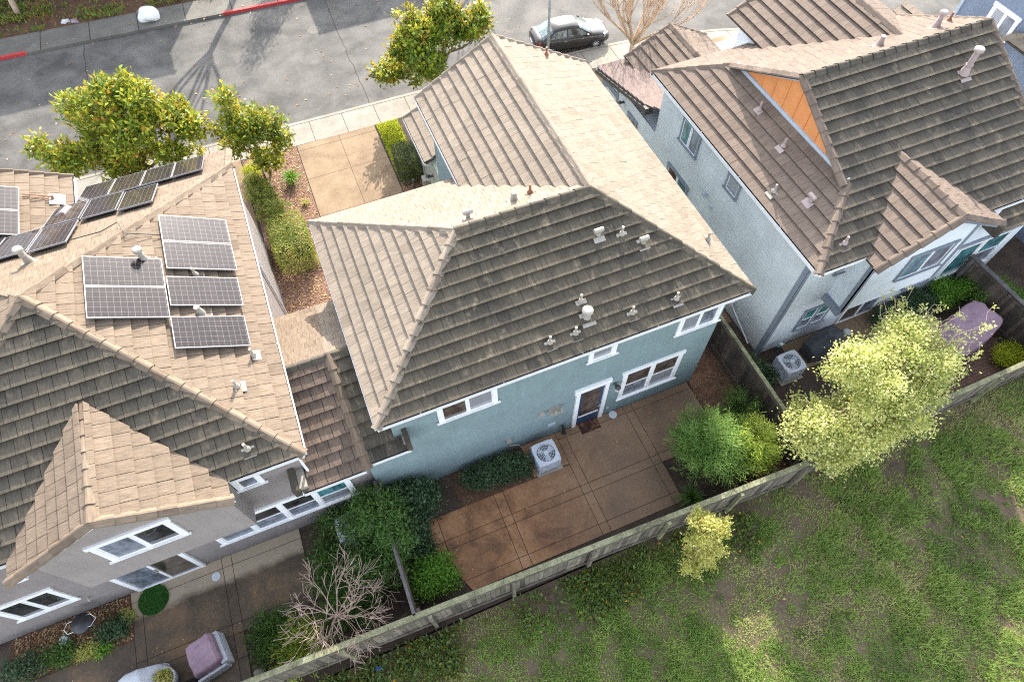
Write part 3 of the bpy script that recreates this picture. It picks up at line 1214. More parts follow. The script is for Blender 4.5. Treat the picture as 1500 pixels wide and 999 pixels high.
scatter_flat('bark_chips', 'chips of red brown bark mulch in the front beds', 'mulch',
             (np.concatenate([rg.uniform(-3, -.72, 2600), rg.uniform(2.98, 3.95, 900)]), np.concatenate([rg.uniform(13, 24.4, 2600), rg.uniform(16, 20.5, 900)])), .045, L_FALLEN, lambda x, y: np.full(len(x), .012))

# ================================================================== HOUSES
P = .535


def pent(mb, x0, x1, y0, y1, z0, zl, xm, zm):
    """box with a gable top, ridge along Y"""
    mb.extr([(x0, y0, z0), (x1, y0, z0), (x1, y0, zl), (xm, y0, zm), (x0, y0, zl)], (0, y1 - y0, 0))


def middle_house():
    H = thing('house', 'teal green stucco house with tan hipped tile roof, in the middle', 'house', (4.5, 7.47, 0))
    wm = MB()
    wm.box(-.515, 9.5, 7.47, 13.95, 0, 5.62)
    wm.box(3.98, 9.5, 13.95, 17.5, 0, 5.62)
    wm.extr([(3.98, 13.6, 5.5), (9.48, 13.6, 5.5), (9.48, 13.6, 5.74), (6.45, 13.6, 7.38), (3.98, 13.6, 6.06)], (0, 3.9, 0))
    wm.extr([(-1.5, 7.472, 0), (-1.5, 7.472, 3.75), (-1.5, 9.85, 4.95), (-1.5, 12.2, 3.75), (-1.5, 12.2, 0)], (.984, 0, 0))
    obj('wall', wm, TEAL, H)
    gm = MB()
    gm.box(3.98, 9.5, 17.502, 20.6, 0, 2.75)
    obj('garage_wall', gm, SAGE, H)
    e0, r = 5.6, 7.5
    y0, y1, yr = 7.14, 14.25, 10.69
    A, B = (2.66, yr, r), (6.45, yr, r)
    planes = [
        ('n', [(-.81, y0, e0), (9.87, y0, e0), B, A], {}),
        ('s', [(-.81, y1, e0), (-.81, y0, e0), A], {}),
        ('s', [(3.98, y1, e0), (-.81, y1, e0), A, B, (3.98, 13.2, 6.16)], dict(w=.3)),
        ('s', [(3.68, 17.85, 6.0), (3.68, 13.5, 6.0), B, (6.45, 17.85, r)], {}),
        ('s', [(9.87, y0, e0), (9.87, 17.85, e0), (6.45, 17.85, r), B], dict(w=.3)),
        # lean-to on the left
        ('n', [(-1.5, 7.1, 3.87), (-.23, 7.1, 3.87), (-.23, 7.45, 4.05), (-.53, 7.45, 4.05), (-.53, 9.85, 5.2), (-1.5, 9.85, 5.2)], dict(w=.33, expo=.36)),
        ('s', [(-1.5, 12.55, 3.87), (-.53, 12.55, 3.87), (-.53, 9.85, 5.2), (-1.5, 9.85, 5.2)], {}),
        # garage roof in front
        ('s', [(3.7, 20.9, 2.86), (3.7, 18.2, 2.86), (5.0, 18.2, 3.5), (6.4, 19.5, 4.1), (6.4, 20.9, 4.1)], dict(expo=.38)),
    ]
    cl = {'s': [((-.81, y1, e0), A), ((6.45, 17.85, r), B), ((3.68, 17.86, 6.0), (6.45, 17.86, r)), ((9.87, 17.86, e0), (6.45, 17.86, r)), ((-.81, y0, e0), A),
                ((3.7, 20.9, 2.86), (6.4, 20.9, 4.1))],
          'n': [(A, B), ((9.87, y0, e0), B), ((-1.5, 9.85, 5.2), (-.53, 9.85, 5.2))]}  # ridge caps use the darker tile: their shaded side put into the colour
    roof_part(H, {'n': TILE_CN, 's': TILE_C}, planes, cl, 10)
    gutter(H, (-.81, y0, e0), (9.87, y0, e0), (0, -1, 0))
    gutter(H, (-.81, y1, e0), (-.81, y0, e0), (-1, 0, 0))
    gutter(H, (9.87, y0, e0), (9.87, 17.85, e0), (1, 0, 0))
    gutter(H, (3.98, y1, e0), (-.81, y1, e0), (0, 1, 0))
    gutter(H, (3.68, 17.85, 6.0), (3.68, 13.6, 6.0), (-1, 0, 0))
    gutter(H, (-1.5, 7.1, 3.87), (-.23, 7.1, 3.87), (0, -1, 0))
    gutter(H, (3.7, 20.9, 2.86), (3.7, 18.2, 2.86), (-1, 0, 0))
    so = MB()
    so.box(-.76, 9.82, 7.2, 7.469, 5.46, 5.5)
    so.box(9.502, 9.82, 7.2, 17.8, 5.46, 5.5)
    so.box(-.76, -.517, 7.2, 14.2, 5.46, 5.5)
    obj('soffit', so, WHITE, H)
    Y = 7.47
    window(H, frame_y(.72, Y, 3.88), 1.70, 1.5, 'slide', WHITE, [GL_BROWN, GL_BLIND], .13, label='upper sliding window with a dark pane and a pale pane')
    window(H, frame_y(5.13, Y, 4.18), .87, 1.2, 'one', WHITE, [GL_BLIND], .13, label='small upper bathroom window')
    window(H, frame_y(7.98, Y, 3.86), 1.42, 1.5, 'slide', WHITE, [GL_BLIND, GL_SCREEN], .13, label='upper sliding window at the right corner')
    window(H, frame_y(6.53, Y, .8), 2.1, 1.9, 'hung2', WHITE, [GL_SCREEN, GL_BROWN, GL_BLIND, GL_BROWN], .13, label='ground floor pair of double hung windows')
    # back door
    F = frame_y(4.93, Y, .05)
    d = MB()
    d.fbox(F, .13, .99, .02, 2.42, 0, .02)
    door = obj('door', d, DOORBLUE, H, label='navy blue half glazed back door')
    t = MB()
    t.fbox(F, -.06, 1.18, 2.44, 2.66, 0, .075)
    t.fbox(F, 0, .135, 0, 2.44, 0, .07)
    t.fbox(F, .985, 1.12, .0, 2.44, 0, .07)
    obj('door_trim', t, WHITE, door)
    t = MB()
    t.fbox(F, .24, .88, .62, 2.26, .021, .028)
    obj('door_glass', t, GL_BROWN, door)
    t = MB()
    t.fbox(F, .2, .92, .57, .62, .021, .045)
    obj('glazing_bar', t, WHITE, door)
    t = MB()
    t.tube([F(.93, 1.05, .02), F(.93, 1.05, .08), F(.84, 1.05, .085)], .016, 8)
    obj('handle', t, CHROME, door)
    wall_lamp(H, (6.28, Y, 2.2), (0, -1, 0))
    # boxes and pipes on the rear wall
    m = MB()
    m.box(3.70, 3.86, Y - .09, Y, 1.95, 2.16)
    m.box(4.02, 4.40, Y - .20, Y, 2.0, 2.14)
    m.box(4.12, 4.2, Y - .26, Y - .2, 2.1, 2.3)
    m.box(4.32, 4.4, Y - .26, Y - .2, 2.1, 2.3)
    obj('flood_light', m, GALV, H)
    m = MB()
    m.box(2.62, 2.78, Y - .08, Y, .85, 1.02)
    m.tube([(2.7, Y - .04, .85), (2.72, Y - .06, .55), (3.0, Y - .10, .5), (3.1, Y - .15, .15)], .014, 6)
    obj('disconnect_box', m, GALV, H)
    m = MB()
    m.box(4.05, 4.32, Y - .02, Y, .8, .95)
    m.box(6.2, 6.28, Y - .02, Y, .4, .5)
    obj('wall_plate', m, GREYTRIM2, H)
    m = MB()
    m.tube([(4.62, Y, .45), (4.62, Y - .12, .45), (4.62, Y - .14, .38)], .025, 8)
    m.tube([(4.55, Y - .10, .62), (4.62, Y - .12, .35), (4.58, Y - .14, .12), (4.66, Y - .16, .05)], .05, 8)
    obj('hose_tap', m, BLACK, H)
    # vents on the roof
    n = lambda x, y: (x, y, e0 + (y - y0) * P)
    up = (0, 1, 0)
    for x, y, k in ((6.18, 9.58, 'hood'), (6.81, 9.41, 'pipe'), (7.29, 9.07, 'hood'), (5.12, 8.25, 'pipe'), (5.13, 7.88, 'stub'), (4.69, 7.6, 'pipe'),
                    (3.97, 7.6, 'pipe'), (6.33, 7.6, 'pipe'), (7.63, 7.56, 'pipe')):
        v = vent(H, n(x, y), up, k)
    c = MB()
    c.lathe((5.13, 7.86, 6.27), [(.10, 0), (.15, .02), (.15, .08), (.1, .12)], 16)
    obj('vent_cap', c, GALV, H)
    s = lambda x, y: (x, y, e0 + (y1 - y) * P)
    vent(H, s(4.52, 11.3), (0, -1, 0), 'stub')
    vent(H, s(5.05, 11.45), (0, -1, 0), 'pipe', RUST)
    vent(H, s(3.15, 11.1), (0, -1, 0), 'hood')
    vent(H, (9.45, 8.99, 5.6 + .42 * .555), (-1, 0, 0), 'pipe')
    vent(H, (8.2, 17.5, 6.52), (-1, 0, 0), 'pipe', RUST)
    # bits of the front, low wall lamp and step flashing of the lean-to
    wall_lamp(H, (3.98, 18.45, 1.9), (-1, 0, 0))
    m = MB()
    m.box(-.35, -.2, 7.2, 7.46, 3.98, 4.12)
    m.extr([(-.53, 7.44, 4.1), (-.53, 9.85, 5.27), (-.53, 9.85, 5.36), (-.53, 7.44, 4.2)], (.012, 0, 0))
    obj('step_flashing', m, GALV, H)
    m = MB()
    m.box(-.30, -.16, 7.0, 7.468, 3.95, 4.42)
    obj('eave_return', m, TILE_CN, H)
    # meter boxes on the garage wall
    m = MB()
    m.tube([(3.9, 19.6, .1), (3.9, 19.6, 2.5)], .03, 8)
    m.box(3.72, 3.97, 19.2, 19.55, .5, 1.0)
    m.tube([(3.8, 18.9, .05), (3.8, 18.9, .5), (3.85, 19.25, .55)], .035, 8)
    m.box(3.7, 3.95, 18.7, 18.95, .25, .55)
    obj('gas_meter', m, GALV, H)
    return H


middle_house()


def solar(house, O, eu, ev, wu, wv, nr):
    """one panel: O corner, eu/ev unit vectors"""
    O, eu, ev, nr = Vector(O), Vector(eu), Vector(ev), Vector(nr)
    F = lambda a, b, n: O + eu * a + ev * b + nr * n
    fr = MB()
    for a in ((0, wu, 0, .018), (0, wu, wv - .018, wv), (0, .018, .018, wv - .018), (wu - .018, wu, .018, wv - .018)):
        fr.fbox(F, a[0], a[1], a[2], a[3], -.04, .0)
    p = obj('solar_panel', fr, SILVERF, house)
    c = MB()
    q = [F(.018, .018, -.006), F(wu - .018, .018, -.006), F(wu - .018, wv - .018, -.006), F(.018, wv - .018, -.006)]
    nn = (q[1] - q[0]).cross(q[2] - q[0])
    uv = [(0, 0), (wu - .036, 0), (wu - .036, wv - .036), (0, wv - .036)]
    if nn.dot(nr) < 0:
        q, uv = q[::-1], uv[::-1]
    c.face(q, uv)
    b = [x - nr * .03 for x in q]
    c.face(b[::-1], uv[::-1])
    obj('solar_cells', c, SOLAR, p)
    l = MB()
    for a in (.15, wu - .15):
        for bb in (.12, wv - .12):
            f0 = F(a, bb, -.04)
            l.tube([f0, f0 - Vector((0, 0, .16))], .02, 6)
    obj('mounting_foot', l, BLACK, p)


def left_house():
    H = thing('house', 'taupe stucco house with solar panels on its sand tile roof', 'house', (-7.3, 7.6, 0))
    e0, r = 5.58, 8.18
    AP = (-7.27, 12.05, r)
    xr, xl, y0, y1 = -2.6, -11.94, 7.19, 17.58
    ps = (r - e0) / (y1 - 12.05)
    wm = MB()
    wm.box(-13.2, -2.95, 7.6, 17.1, 0, 5.6)
    wm.box(-13.0, -7.65, 17.1, 18.7, 0, 5.75)
    wm.extr([(-2.95, 7.602, 0), (-2.95, 7.602, 3.75), (-2.95, 9.85, 4.95), (-2.95, 12.2, 3.75), (-2.95, 12.2, 0)], (1.42, 0, 0))
    wm.box(-7.0, -3.0, 17.1, 19.1, 0, 4.6)
    obj('wall', wm, TAUPE2, H)
    bm_ = MB()
    bm_.extr([(-8.85, 7.0, 2.98), (-4.65, 7.0, 2.98), (-4.65, 7.0, 5.42), (-6.75, 7.0, 6.68), (-8.85, 7.0, 5.42)], (0, .598, 0))
    bay = obj('rear_bay', bm_, TAUPE, H)
    planes = [
        ('n', [(xl, y0, e0), (xr, y0, e0), AP], dict(expo=.36, w=.33, gap=.006)),
        ('s', [(xr, y0, e0), (xr, y1, e0), AP], dict(w=.33, expo=.36, stag=.12, gap=.007)),
        ('f', [(-2.75, 19.4, e0 - (19.4 - y1) * ps), (-7.15, 19.4, e0 - (19.4 - y1) * ps), (-7.15, y1, e0), (-10.3, 14.5, 7.03), AP, (xr, y1, e0), (-2.75, y1 - .05, e0)], {}),
        ('s', [(xl, y1, e0), (xl, y0, e0), AP], {}),
        ('s', [(-7.3, 17.5, e0), (-7.3, 19.05, e0), (-10.3, 19.05, e0 + 3 * P), (-10.3, 14.3, e0 + 3 * P)], dict(w=.33, expo=.36, stag=.12, gap=.007)),
        ('s', [(-13.3, 19.05, e0), (-13.3, 17.5, e0), (-10.3, 14.3, e0 + 3 * P), (-10.3, 19.05, e0 + 3 * P)], {}),
        # bay gable
        ('s', [(-4.4, 6.72, 5.58), (-4.4, 7.2, 5.6), (-6.75, 9.62, 6.9), (-6.75, 6.72, 6.9)], dict(w=.33, expo=.36, stag=.12, gap=.007)),
        ('s', [(-9.1, 7.2, 5.6), (-9.1, 6.72, 5.58), (-6.75, 6.72, 6.9), (-6.75, 9.62, 6.9)], dict(w=.33, expo=.36, stag=.12, gap=.007)),
        # lean-to on the right
        ('l', [(-3.15, 7.0, 3.82), (-1.5, 7.0, 3.82), (-1.5, 9.85, 5.2), (-2.93, 9.85, 5.2), (-2.93, 7.3, 3.97), (-3.15, 7.3, 3.97)], dict(w=.33, expo=.36, gap=.007)),
        ('s', [(-2.93, 12.55, 3.87), (-1.5, 12.55, 3.87), (-1.5, 9.85, 5.2), (-2.93, 9.85, 5.2)], {}),
    ]
    cl = {'s': [((xr, y0, e0), AP), ((xl, y0, e0), AP), ((xr, y1, e0), AP), ((-2.73, 19.4, e0 - (19.4 - y1) * ps), (-2.73, y1, e0)),
                ((-6.75, 6.72, 6.9), (-6.75, 9.62, 6.9)), ((-4.36, 6.72, 5.58), (-6.75, 6.72, 6.9)), ((-9.14, 6.72, 5.58), (-6.75, 6.72, 6.9)),
                ((-7.28, 19.05, e0), (-10.3, 19.05, e0 + 3 * P)), ((-10.3, 19.05, e0 + 3 * P), (-10.3, 14.3, e0 + 3 * P))],
          'f': [((-1.44, 6.98, 3.88), (-1.44, 9.85, 5.25))],
          'n': [((-2.93, 9.85, 5.2), (-1.5, 9.85, 5.2))]}
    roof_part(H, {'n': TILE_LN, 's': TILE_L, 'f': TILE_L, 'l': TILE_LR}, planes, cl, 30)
    gutter(H, (-4.36, y0, e0), (xr, y0, e0), (0, -1, 0))
    gutter(H, (xl, y0, e0), (-9.14, y0, e0), (0, -1, 0))
    gutter(H, (xr, y0, e0), (xr, y1, e0), (1, 0, 0))
    gutter(H, (-7.3, 17.6, e0), (-7.3, 19.05, e0), (1, 0, 0))
    gutter(H, (-3.15, 7.0, 3.82), (-1.5, 7.0, 3.82), (0, -1, 0))
    t = MB()
    t.extr([(-4.36, 6.74, 5.52), (-6.75, 6.74, 6.80), (-9.14, 6.74, 5.52), (-9.14, 6.74, 5.38), (-6.75, 6.74, 6.66), (-4.36, 6.74, 5.38)], (0, -.03, 0))
    t.extr([(-9.14, 6.75, 5.5), (-8.9, 6.75, 5.63), (-8.9, 6.75, 5.3), (-9.14, 6.75, 5.3)], (0, .44, 0))
    obj('barge_board', t, WHITE, H)
    t = MB()
    t.tube([(-2.72, 7.25, 5.46), (-2.86, 7.5, 5.2), (-2.9, 7.52, 4.15), (-2.86, 7.42, 4.05)], .035, 8)
    t.tube([(-2.75, 15.5, 5.45), (-2.9, 15.4, 5.2), (-2.9, 15.4, .2)], .04, 8)
    t.tube([(-2.72, 13.4, 5.45), (-2.9, 13.0, 5.0), (-2.9, 12.9, .2)], .045, 8)
    t.box(-3.0, -2.9, 12.62, 12.72, 3.0, 5.4)
    obj('downpipe', t, WHITE, H)
    Y = 7.6
    window(H, frame_y(-4.62, Y, 4.0), .68, .98, 'one', WHITE, [GL_SCREEN], .12, label='small upper window beside the bay')
    window(H, frame_y(-6.2, Y, .98), 4.05, 1.55, 'hung4', WHITE, [GL_SCREEN, GL_DARK, GL_SCREEN, GL_DARK, GL_SCREEN, GL_DARK, GL_BLIND, GL_TEAL], .14, label='long row of four double hung ground floor windows')
    window(H, frame_y(-11.6, Y, 1.12), 1.5, 1.45, 'slide', WHITE, [GL_DARK, GL_DARK], .13, label='ground floor sliding window over the planting bed')
    window(H, frame_y(-7.72, 7.0, 4.0), 1.78, 1.32, 'slide', WHITE, [GL_SCREEN, GL_DARK], .14, label='sliding window in the projecting bay')
    # sliding patio door
    F = frame_y(-9.05, Y, .05)
    d = MB()
    d.fbox(F, 0, .13, 0, 2.15, 0, .07)
    d.fbox(F, 1.82, 1.95, 0, 2.15, 0, .07)
    d.fbox(F, -.04, 1.99, 2.15, 2.3, 0, .08)
    d.fbox(F, .13, 1.82, 0, .05, 0, .06)
    d.fbox(F, .95, 1.02, .05, 2.15, 0, .05)
    door = obj('door', d, WHITE, H, label='white framed sliding patio door')
    for a, b_, m in ((.13, .95, GL_SCREEN), (1.02, 1.82, GL_BROWN)):
        pm = MB()
        pm.fbox(F, a, b_, .05, 2.15, .002, .02)
        obj('door_glass', pm, m, door)
    pm = MB()
    pm.fbox(F, .97, 1.0, .95, 1.2, .051, .09)
    obj('handle', pm, GALV, door)
    m = MB()
    m.box(-7.95, -7.77, Y - .17, Y, 2.3, 2.52)
    obj('porch_light', m, WHITE, H)
    m = MB()
    m.tube([(-9.98, Y, 1.0), (-9.98, Y - .06, 1.0), (-9.98, Y - .1, .9)], .03, 8)
    obj('hose_tap', m, GALV, H)
    m = MB()
    m.box(-1.98, -1.8, Y - .1, Y, .95, 1.12)
    obj('wall_box', m, WHITE, H)
    m = MB()
    m.box(-3.2, -2.98, 7.05, 7.59, 3.86, 4.05)
    obj('step_flashing', m, GALV, H)
    m = MB()
    m.box(-3.34, -3.18, 6.95, 7.59, 3.82, 4.25)
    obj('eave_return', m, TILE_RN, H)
    # solar panels on the right slope
    pr = (r - e0) / (xr + 7.27) * -1
    pr = (r - e0) / (7.27 + xr)
    sl = Vector((1, 0, -pr)).normalized()
    nr = Vector((pr, 0, 1)).normalized()
    onr = lambda x, y: Vector((x, y, e0 + (xr - x) * pr)) + nr * .2
    L = 1.72
    for x, y in ((-6.2, 11.28), (-6.2, 12.27), (-4.62, 12.92), (-4.62, 13.92), (-4.66, 11.66), (-4.70, 10.32)):
        solar(H, onr(x, y), sl, (0, 1, 0), L, .97, nr)
    # and on the street slope
    sl2 = Vector((0, -1, ps)).normalized()
    nr2 = Vector((0, ps, 1)).normalized()
    onf = lambda x, y: Vector((x, y, e0 + (y1 - y) * ps)) + nr2 * .2
    for i in range(4):
        solar(H, onf(-7.15 + i * .94, 18.95), (1, 0, 0), sl2, .92, 1.66, nr2)
    for x, y in ((-5.66, 17.2), (-6.68, 17.35), (-7.70, 17.5), (-7.66, 15.85), (-8.66, 16.0), (-9.62, 16.1)):
        solar(H, onf(x, y), (1, 0, 0), sl2, .95, 1.66, nr2)
    # panels on the street wing
    slw = Vector((1, 0, -P)).normalized()
    nw = Vector((P, 0, 1)).normalized()
    for y in (16.2, 17.2):
        solar(H, Vector((-9.98, y, e0 + 2.68 * P)) + nw * .2, slw, (0, 1, 0), L, .97, nw)
    m = MB()
    q = lambda x, y: Vector((x, y, e0 + (-7.3 - x) * P)) + nw * .1
    m.tube([q(-8.4, 17.9), q(-7.75, 17.85)], .015, 6)
    m.tube([q(-8.4, 18.0), q(-7.75, 17.97)], .015, 6)
    f0 = q(-7.75, 17.9)
    m.tube([f0, f0 + Vector((0, 0, .12))], .05, 8)
    obj('roof_conduit', m, RUST, H)
    m = MB()
    Fq = lambda a, b, n: q(-7.75, 17.9) + slw * a + Vector((0, 1, 0)) * b + nw * n
    m.fbox(Fq, -.1, .3, -.22, .22, -.03, -.015)
    obj('conduit_flashing', m, WHITE, H)
    m = MB()
    m.tube([onf(-7.0, 14.6) - nr2 * .08, onf(-5.9, 14.5) - nr2 * .06, onf(-5.5, 14.75) - nr2 * .02, Vector(onr(-5.35, 14.15)) - nr * .04, onr(-4.6, 14.2) - nr * .08], .014, 6)
    obj('roof_conduit', m, BLACK, H)
    rt = lambda x, y: (x, y, e0 + (xr - x) * pr)
    for x, y, k in ((-4.98, 13.25, 'flue'), (-3.14, 10.11, 'pipe'), (-3.62, 9.2, 'pipe'), (-4.05, 11.5, 'stub'), (-4.0, 12.82, 'pipe')):
        vent(H, rt(x, y), (-1, 0, 0), k)
    vent(H, (-7.55, 14.0, e0 + (y1 - 14.0) * ps), (0, -1, 0), 'flue')
    vent(H, (-3.73, 7.66, e0 + (7.66 - y0) * P), (0, 1, 0), 'pipe')
    return H


left_house()


def right_house():
    H = thing('house', 'pale blue house with orange gable under a brown tile roof', 'house', (16, 7.49, 0))
    e0, r = 5.58, 8.13
    x0, x1, y0, y1, yr = 11.87, 20.4, 6.93, 16.47, 11.7
    gx, gz = 13.75, 6.586
    wm = MB()
    wm.box(12.26, 20.1, 7.49, 16.1, 0, 5.6)
    wm.extr([(20.0, 7.6, 5.5), (20.0, 15.8, 5.5), (20.0, 11.7, 7.85)], (.099, 0, 0))
    wm.extr([(20.1, 7.492, 0), (20.1, 7.492, 3.6), (20.1, 9.85, 4.8), (20.1, 12.2, 3.6), (20.1, 12.2, 0)], (2.5, 0, 0))
    wm.box(12.262, 20.5, 16.1, 20.1, 0, 3.0)
    wm.box(15.8, 20.5, 16.1, 17.2, 3.0, 6.0)
    obj('wall', wm, BLUEW, H)
    # lap siding on the left side
    sb = MB()
    z = .15
    while z < 5.55:
        top = min(z + .16, 5.58)
        yb = 16.08 if z > 2.95 else 20.08
        sb.hexa([(12.222, 7.5, z), (12.26, 7.5, z), (12.26, yb, z), (12.222, yb, z), (12.245, 7.5, top), (12.26, 7.5, top), (12.26, yb, top), (12.245, yb, top)])
        z += .155
    sid = obj('lap_siding', sb, SIDING, H)
    b = MB()
    b.extr([(13.9, 6.75, 2.75), (17.55, 6.75, 2.75), (17.55, 6.75, 5.4), (15.7, 6.75, 6.45), (13.9, 6.75, 5.4)], (0, .738, 0))
    obj('rear_bay', b, BLUEW, H)
    planes = [
        ('n', [(x0, y0, e0), (x1, y0, e0), (x1, yr, r), (13.58, yr, r), (13.58, 8.8, gz), (gx, 8.8, gz)], dict(expo=.36)),
        ('s', [(x0, y1, e0), (x0, y0, e0), (gx, 8.81, gz), (gx, 14.59, gz)], dict(expo=.36)),
        ('s', [(x1, y1, e0), (x0, y1, e0), (gx, 14.59, gz), (13.58, 14.6, gz), (13.58, yr, r), (x1, yr, r)], {}),
        ('s', [(13.45, 6.93, 5.52), (13.45, 6.48, 5.52), (15.7, 6.48, 6.75), (15.7, 9.13, 6.75)], dict(expo=.36)),
        ('s', [(17.98, 6.48, 5.52), (17.98, 6.93, 5.52), (15.7, 9.13, 6.75), (15.7, 6.48, 6.75)], dict(expo=.36)),
        # street wing
        ('s', [(15.45, 17.55, 6.15), (15.45, 15.4, 6.15), (18.2, 12.7, 7.6), (18.2, 17.55, 7.6)], dict(expo=.36)),
        ('s', [(20.55, 15.0, 6.36), (20.55, 17.55, 6.36), (18.2, 17.55, 7.6), (18.2, 12.7, 7.6)], dict(expo=.36)),
        # porch shed roof and entry gable
        ('p', [(16.0, 20.6, 2.98), (12.02, 20.6, 2.98), (12.02, 16.7, 3.95), (12.3, 16.12, 4.1), (16.0, 16.12, 4.1)], dict(expo=.36)),
        ('s', [(13.2, 20.4, 3.25), (13.2, 17.6, 3.25), (15.1, 16.2, 4.2), (15.1, 20.4, 4.2)], dict(expo=.36)),
        ('s', [(17.0, 16.2, 3.25), (17.0, 20.4, 3.25), (15.1, 20.4, 4.2), (15.1, 16.2, 4.2)], dict(expo=.36)),
        # lean-to at the far right
        ('n', [(19.85, 7.0, 3.55), (22.6, 7.0, 3.55), (22.6, 9.85, 5.0), (20.12, 9.85, 5.0), (20.12, 7.45, 3.78), (19.85, 7.45, 3.78)], dict(expo=.36)),
        ('s', [(22.6, 12.6, 3.55), (20.12, 12.6, 3.55), (20.12, 9.85, 5.0), (22.6, 9.85, 5.0)], dict(expo=.36)),
    ]
    cl = {'s': [((x0, y0, e0), (gx - .02, 8.81, gz)), ((x0, y1, e0), (gx, 14.59, gz)), ((13.6, 14.6, gz), (13.6, yr, r)),
                ((15.7, 6.48, 6.75), (15.7, 9.13, 6.75)), ((13.45, 6.46, 5.52), (15.7, 6.46, 6.75)), ((17.98, 6.46, 5.52), (15.7, 6.46, 6.75)),
                ((18.2, 17.55, 7.6), (18.2, 12.7, 7.6)), ((15.45, 17.56, 6.15), (18.2, 17.56, 7.6)), ((15.1, 20.4, 4.2), (15.1, 16.3, 4.2)),
                ((13.2, 20.42, 3.25), (15.1, 20.42, 4.2)), ((17.0, 20.42, 3.25), (15.1, 20.42, 4.2)), ((13.6, 8.8, gz), (13.6, yr, r)),
                ((x1, y0, e0), (x1, yr, r)), ((x1, y1, e0), (x1, yr, r)), ((20.1, 9.85, 5.0), (22.6, 9.85, 5.0))],
          'n': [((13.58, yr, r), (x1, yr, r))]}  # darker tile on the main ridge, shade of its rear side in the colour
    TILE_P = tile_mat('tile_mauve', (.16, .115, .10), (.22, .165, .145), (.12, .098, .09), .14, (.2, .16, .15), .2)
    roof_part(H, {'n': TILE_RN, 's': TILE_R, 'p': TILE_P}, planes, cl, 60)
    gutter(H, (x0, y1, e0), (x0, y0, e0), (-1, 0, 0))
    gutter(H, (x0, y0, e0), (13.45, y0, e0), (0, -1, 0))
    gutter(H, (18.0, y0, e0), (x1, y0, e0), (0, -1, 0))
    gutter(H, (12.02, 20.6, 2.98), (16, 20.6, 2.98), (0, 1, 0))
    # orange gable wall under the roof end
    o = MB()
    o.extr([(gx, 8.9, gz + .03), (gx, 14.5, gz + .03), (gx, yr, 8.05)], (.1, 0, 0))
    og = obj('gable_wall', o, ORANGE, H, label='orange board and batten gable')
    o = MB()
    y = 9.4
    while y < 14.3:
        top = gz + .03 + (1 - abs(y - yr) / 2.8) * 1.42
        if top > gz + .08:
            o.box(gx - .022, gx, y - .022, y + .022, gz + .03, top)
        y += .55
    obj('batten', o, ORANGE, og)
    o = MB()
    o.box(gx - .05, gx + .05, 8.85, 14.55, gz - .02, gz + .12)
    for s in (-1, 1):
        o.extr([(gx - .05, yr + s * 2.85, gz + .03), (gx - .05, yr, 8.06), (gx - .05, yr, 7.92), (gx - .05, yr + s * 2.55, gz + .03)], (.045, 0, 0))
    obj('gable_trim', o, GREYTRIM2, og)
    # trims
    t = MB()
    t.box(12.2, 12.36, 7.44, 7.488, 0, 5.45)
    t.box(12.19, 12.22, 7.44, 7.6, 0, 5.45)
    t.box(13.86, 14.0, 6.71, 6.748, 2.75, 5.5)
    t.box(13.86, 13.898, 6.71, 6.86, 2.75, 5.45)
    t.box(17.47, 17.59, 6.72, 6.748, 2.75, 5.4)
    t.box(14.0, 22.6, 7.45, 7.488, 2.42, 2.6)
    t.box(13.75, 13.9, 6.72, 7.49, 2.62, 2.86)
    t.extr([(13.5, 6.5, 5.45), (15.7, 6.5, 6.65), (17.95, 6.5, 5.45), (17.95, 6.5, 5.3), (15.7, 6.5, 6.5), (13.5, 6.5, 5.3)], (0, -.03, 0))
    obj('corner_trim', t, GREYTRIM, H)
    t = MB()
    t.extr([(12.02, 20.62, 2.92), (12.02, 16.65, 3.9), (12.02, 16.65, 3.74), (12.02, 20.62, 2.76)], (-.06, 0, 0))
    t.box(11.9, 12.24, 16.5, 16.7, 3.7, 3.98)
    obj('porch_fascia', t, DARKTRIM, H)
    t = MB()
    t.box(12.23, 12.4, 20.0, 20.4, 0, 2.9)
    t.box(12.2, 12.4, 18.95, 19.1, 0, 2.9)
    t.box(12.2, 12.4, 19.1, 20.0, 2.5, 2.75)
    obj('porch_post', t, GREYTRIM, H)
    Y = 7.486
    window(H, frame_y(13.38, Y, .85), 1.22, 1.3, 'hung2', GREYTRIM, [GL_SCREEN, GL_TEAL], .08, .02, label='ground floor pair of double hung windows beside the barbecue')
    window(H, frame_y(13.5, Y, 4.0), .62, .6, 'one', GREYTRIM, [GL_SCREEN], .07, .02, label='tiny upper window left of the bay')
    window(H, frame_y(15.42, 6.746, 3.6), 1.75, 1.25, 'slide', GREYTRIM, [GL_TEAL, GL_SCREEN], .08, .02, label='sliding window in the bay with a teal pane')
    window(H, frame_y(18.1, Y, .75), 1.15, .95, 'one', GREYTRIM, [GL_SCREEN], .08, .02)
    window(H, frame_y(19.7, Y, .6), 1.15, 1.8, 'one', WHITE, [GL_TEAL], .06, .01, label='tall teal tinted window')
    window(H, frame_y(20.88, Y, .6), 1.2, 1.8, 'hung1', WHITE, [GL_SCREEN, GL_TEAL], .06, .01)
    window(H, frame_y(18.3, Y, 4.35), 1.5, 1.0, 'slide', WHITE, [GL_TEAL, GL_SCREEN], .08, .02)
    F = frame_y(15.55, Y, .05)
    d = MB()
    d.fbox(F, 0, .07, 0, 2.1, 0, .05)
    d.fbox(F, 1.53, 1.6, 0, 2.1, 0, .05)
    d.fbox(F, -.02, 1.62, 2.1, 2.2, 0, .06)
    d.fbox(F, .07, 1.53, 0, .05, 0, .05)
    d.fbox(F, .77, .84, .05, 2.1, 0, .045)
    door = obj('door', d, WHITE, H, label='sliding patio door under the bay')
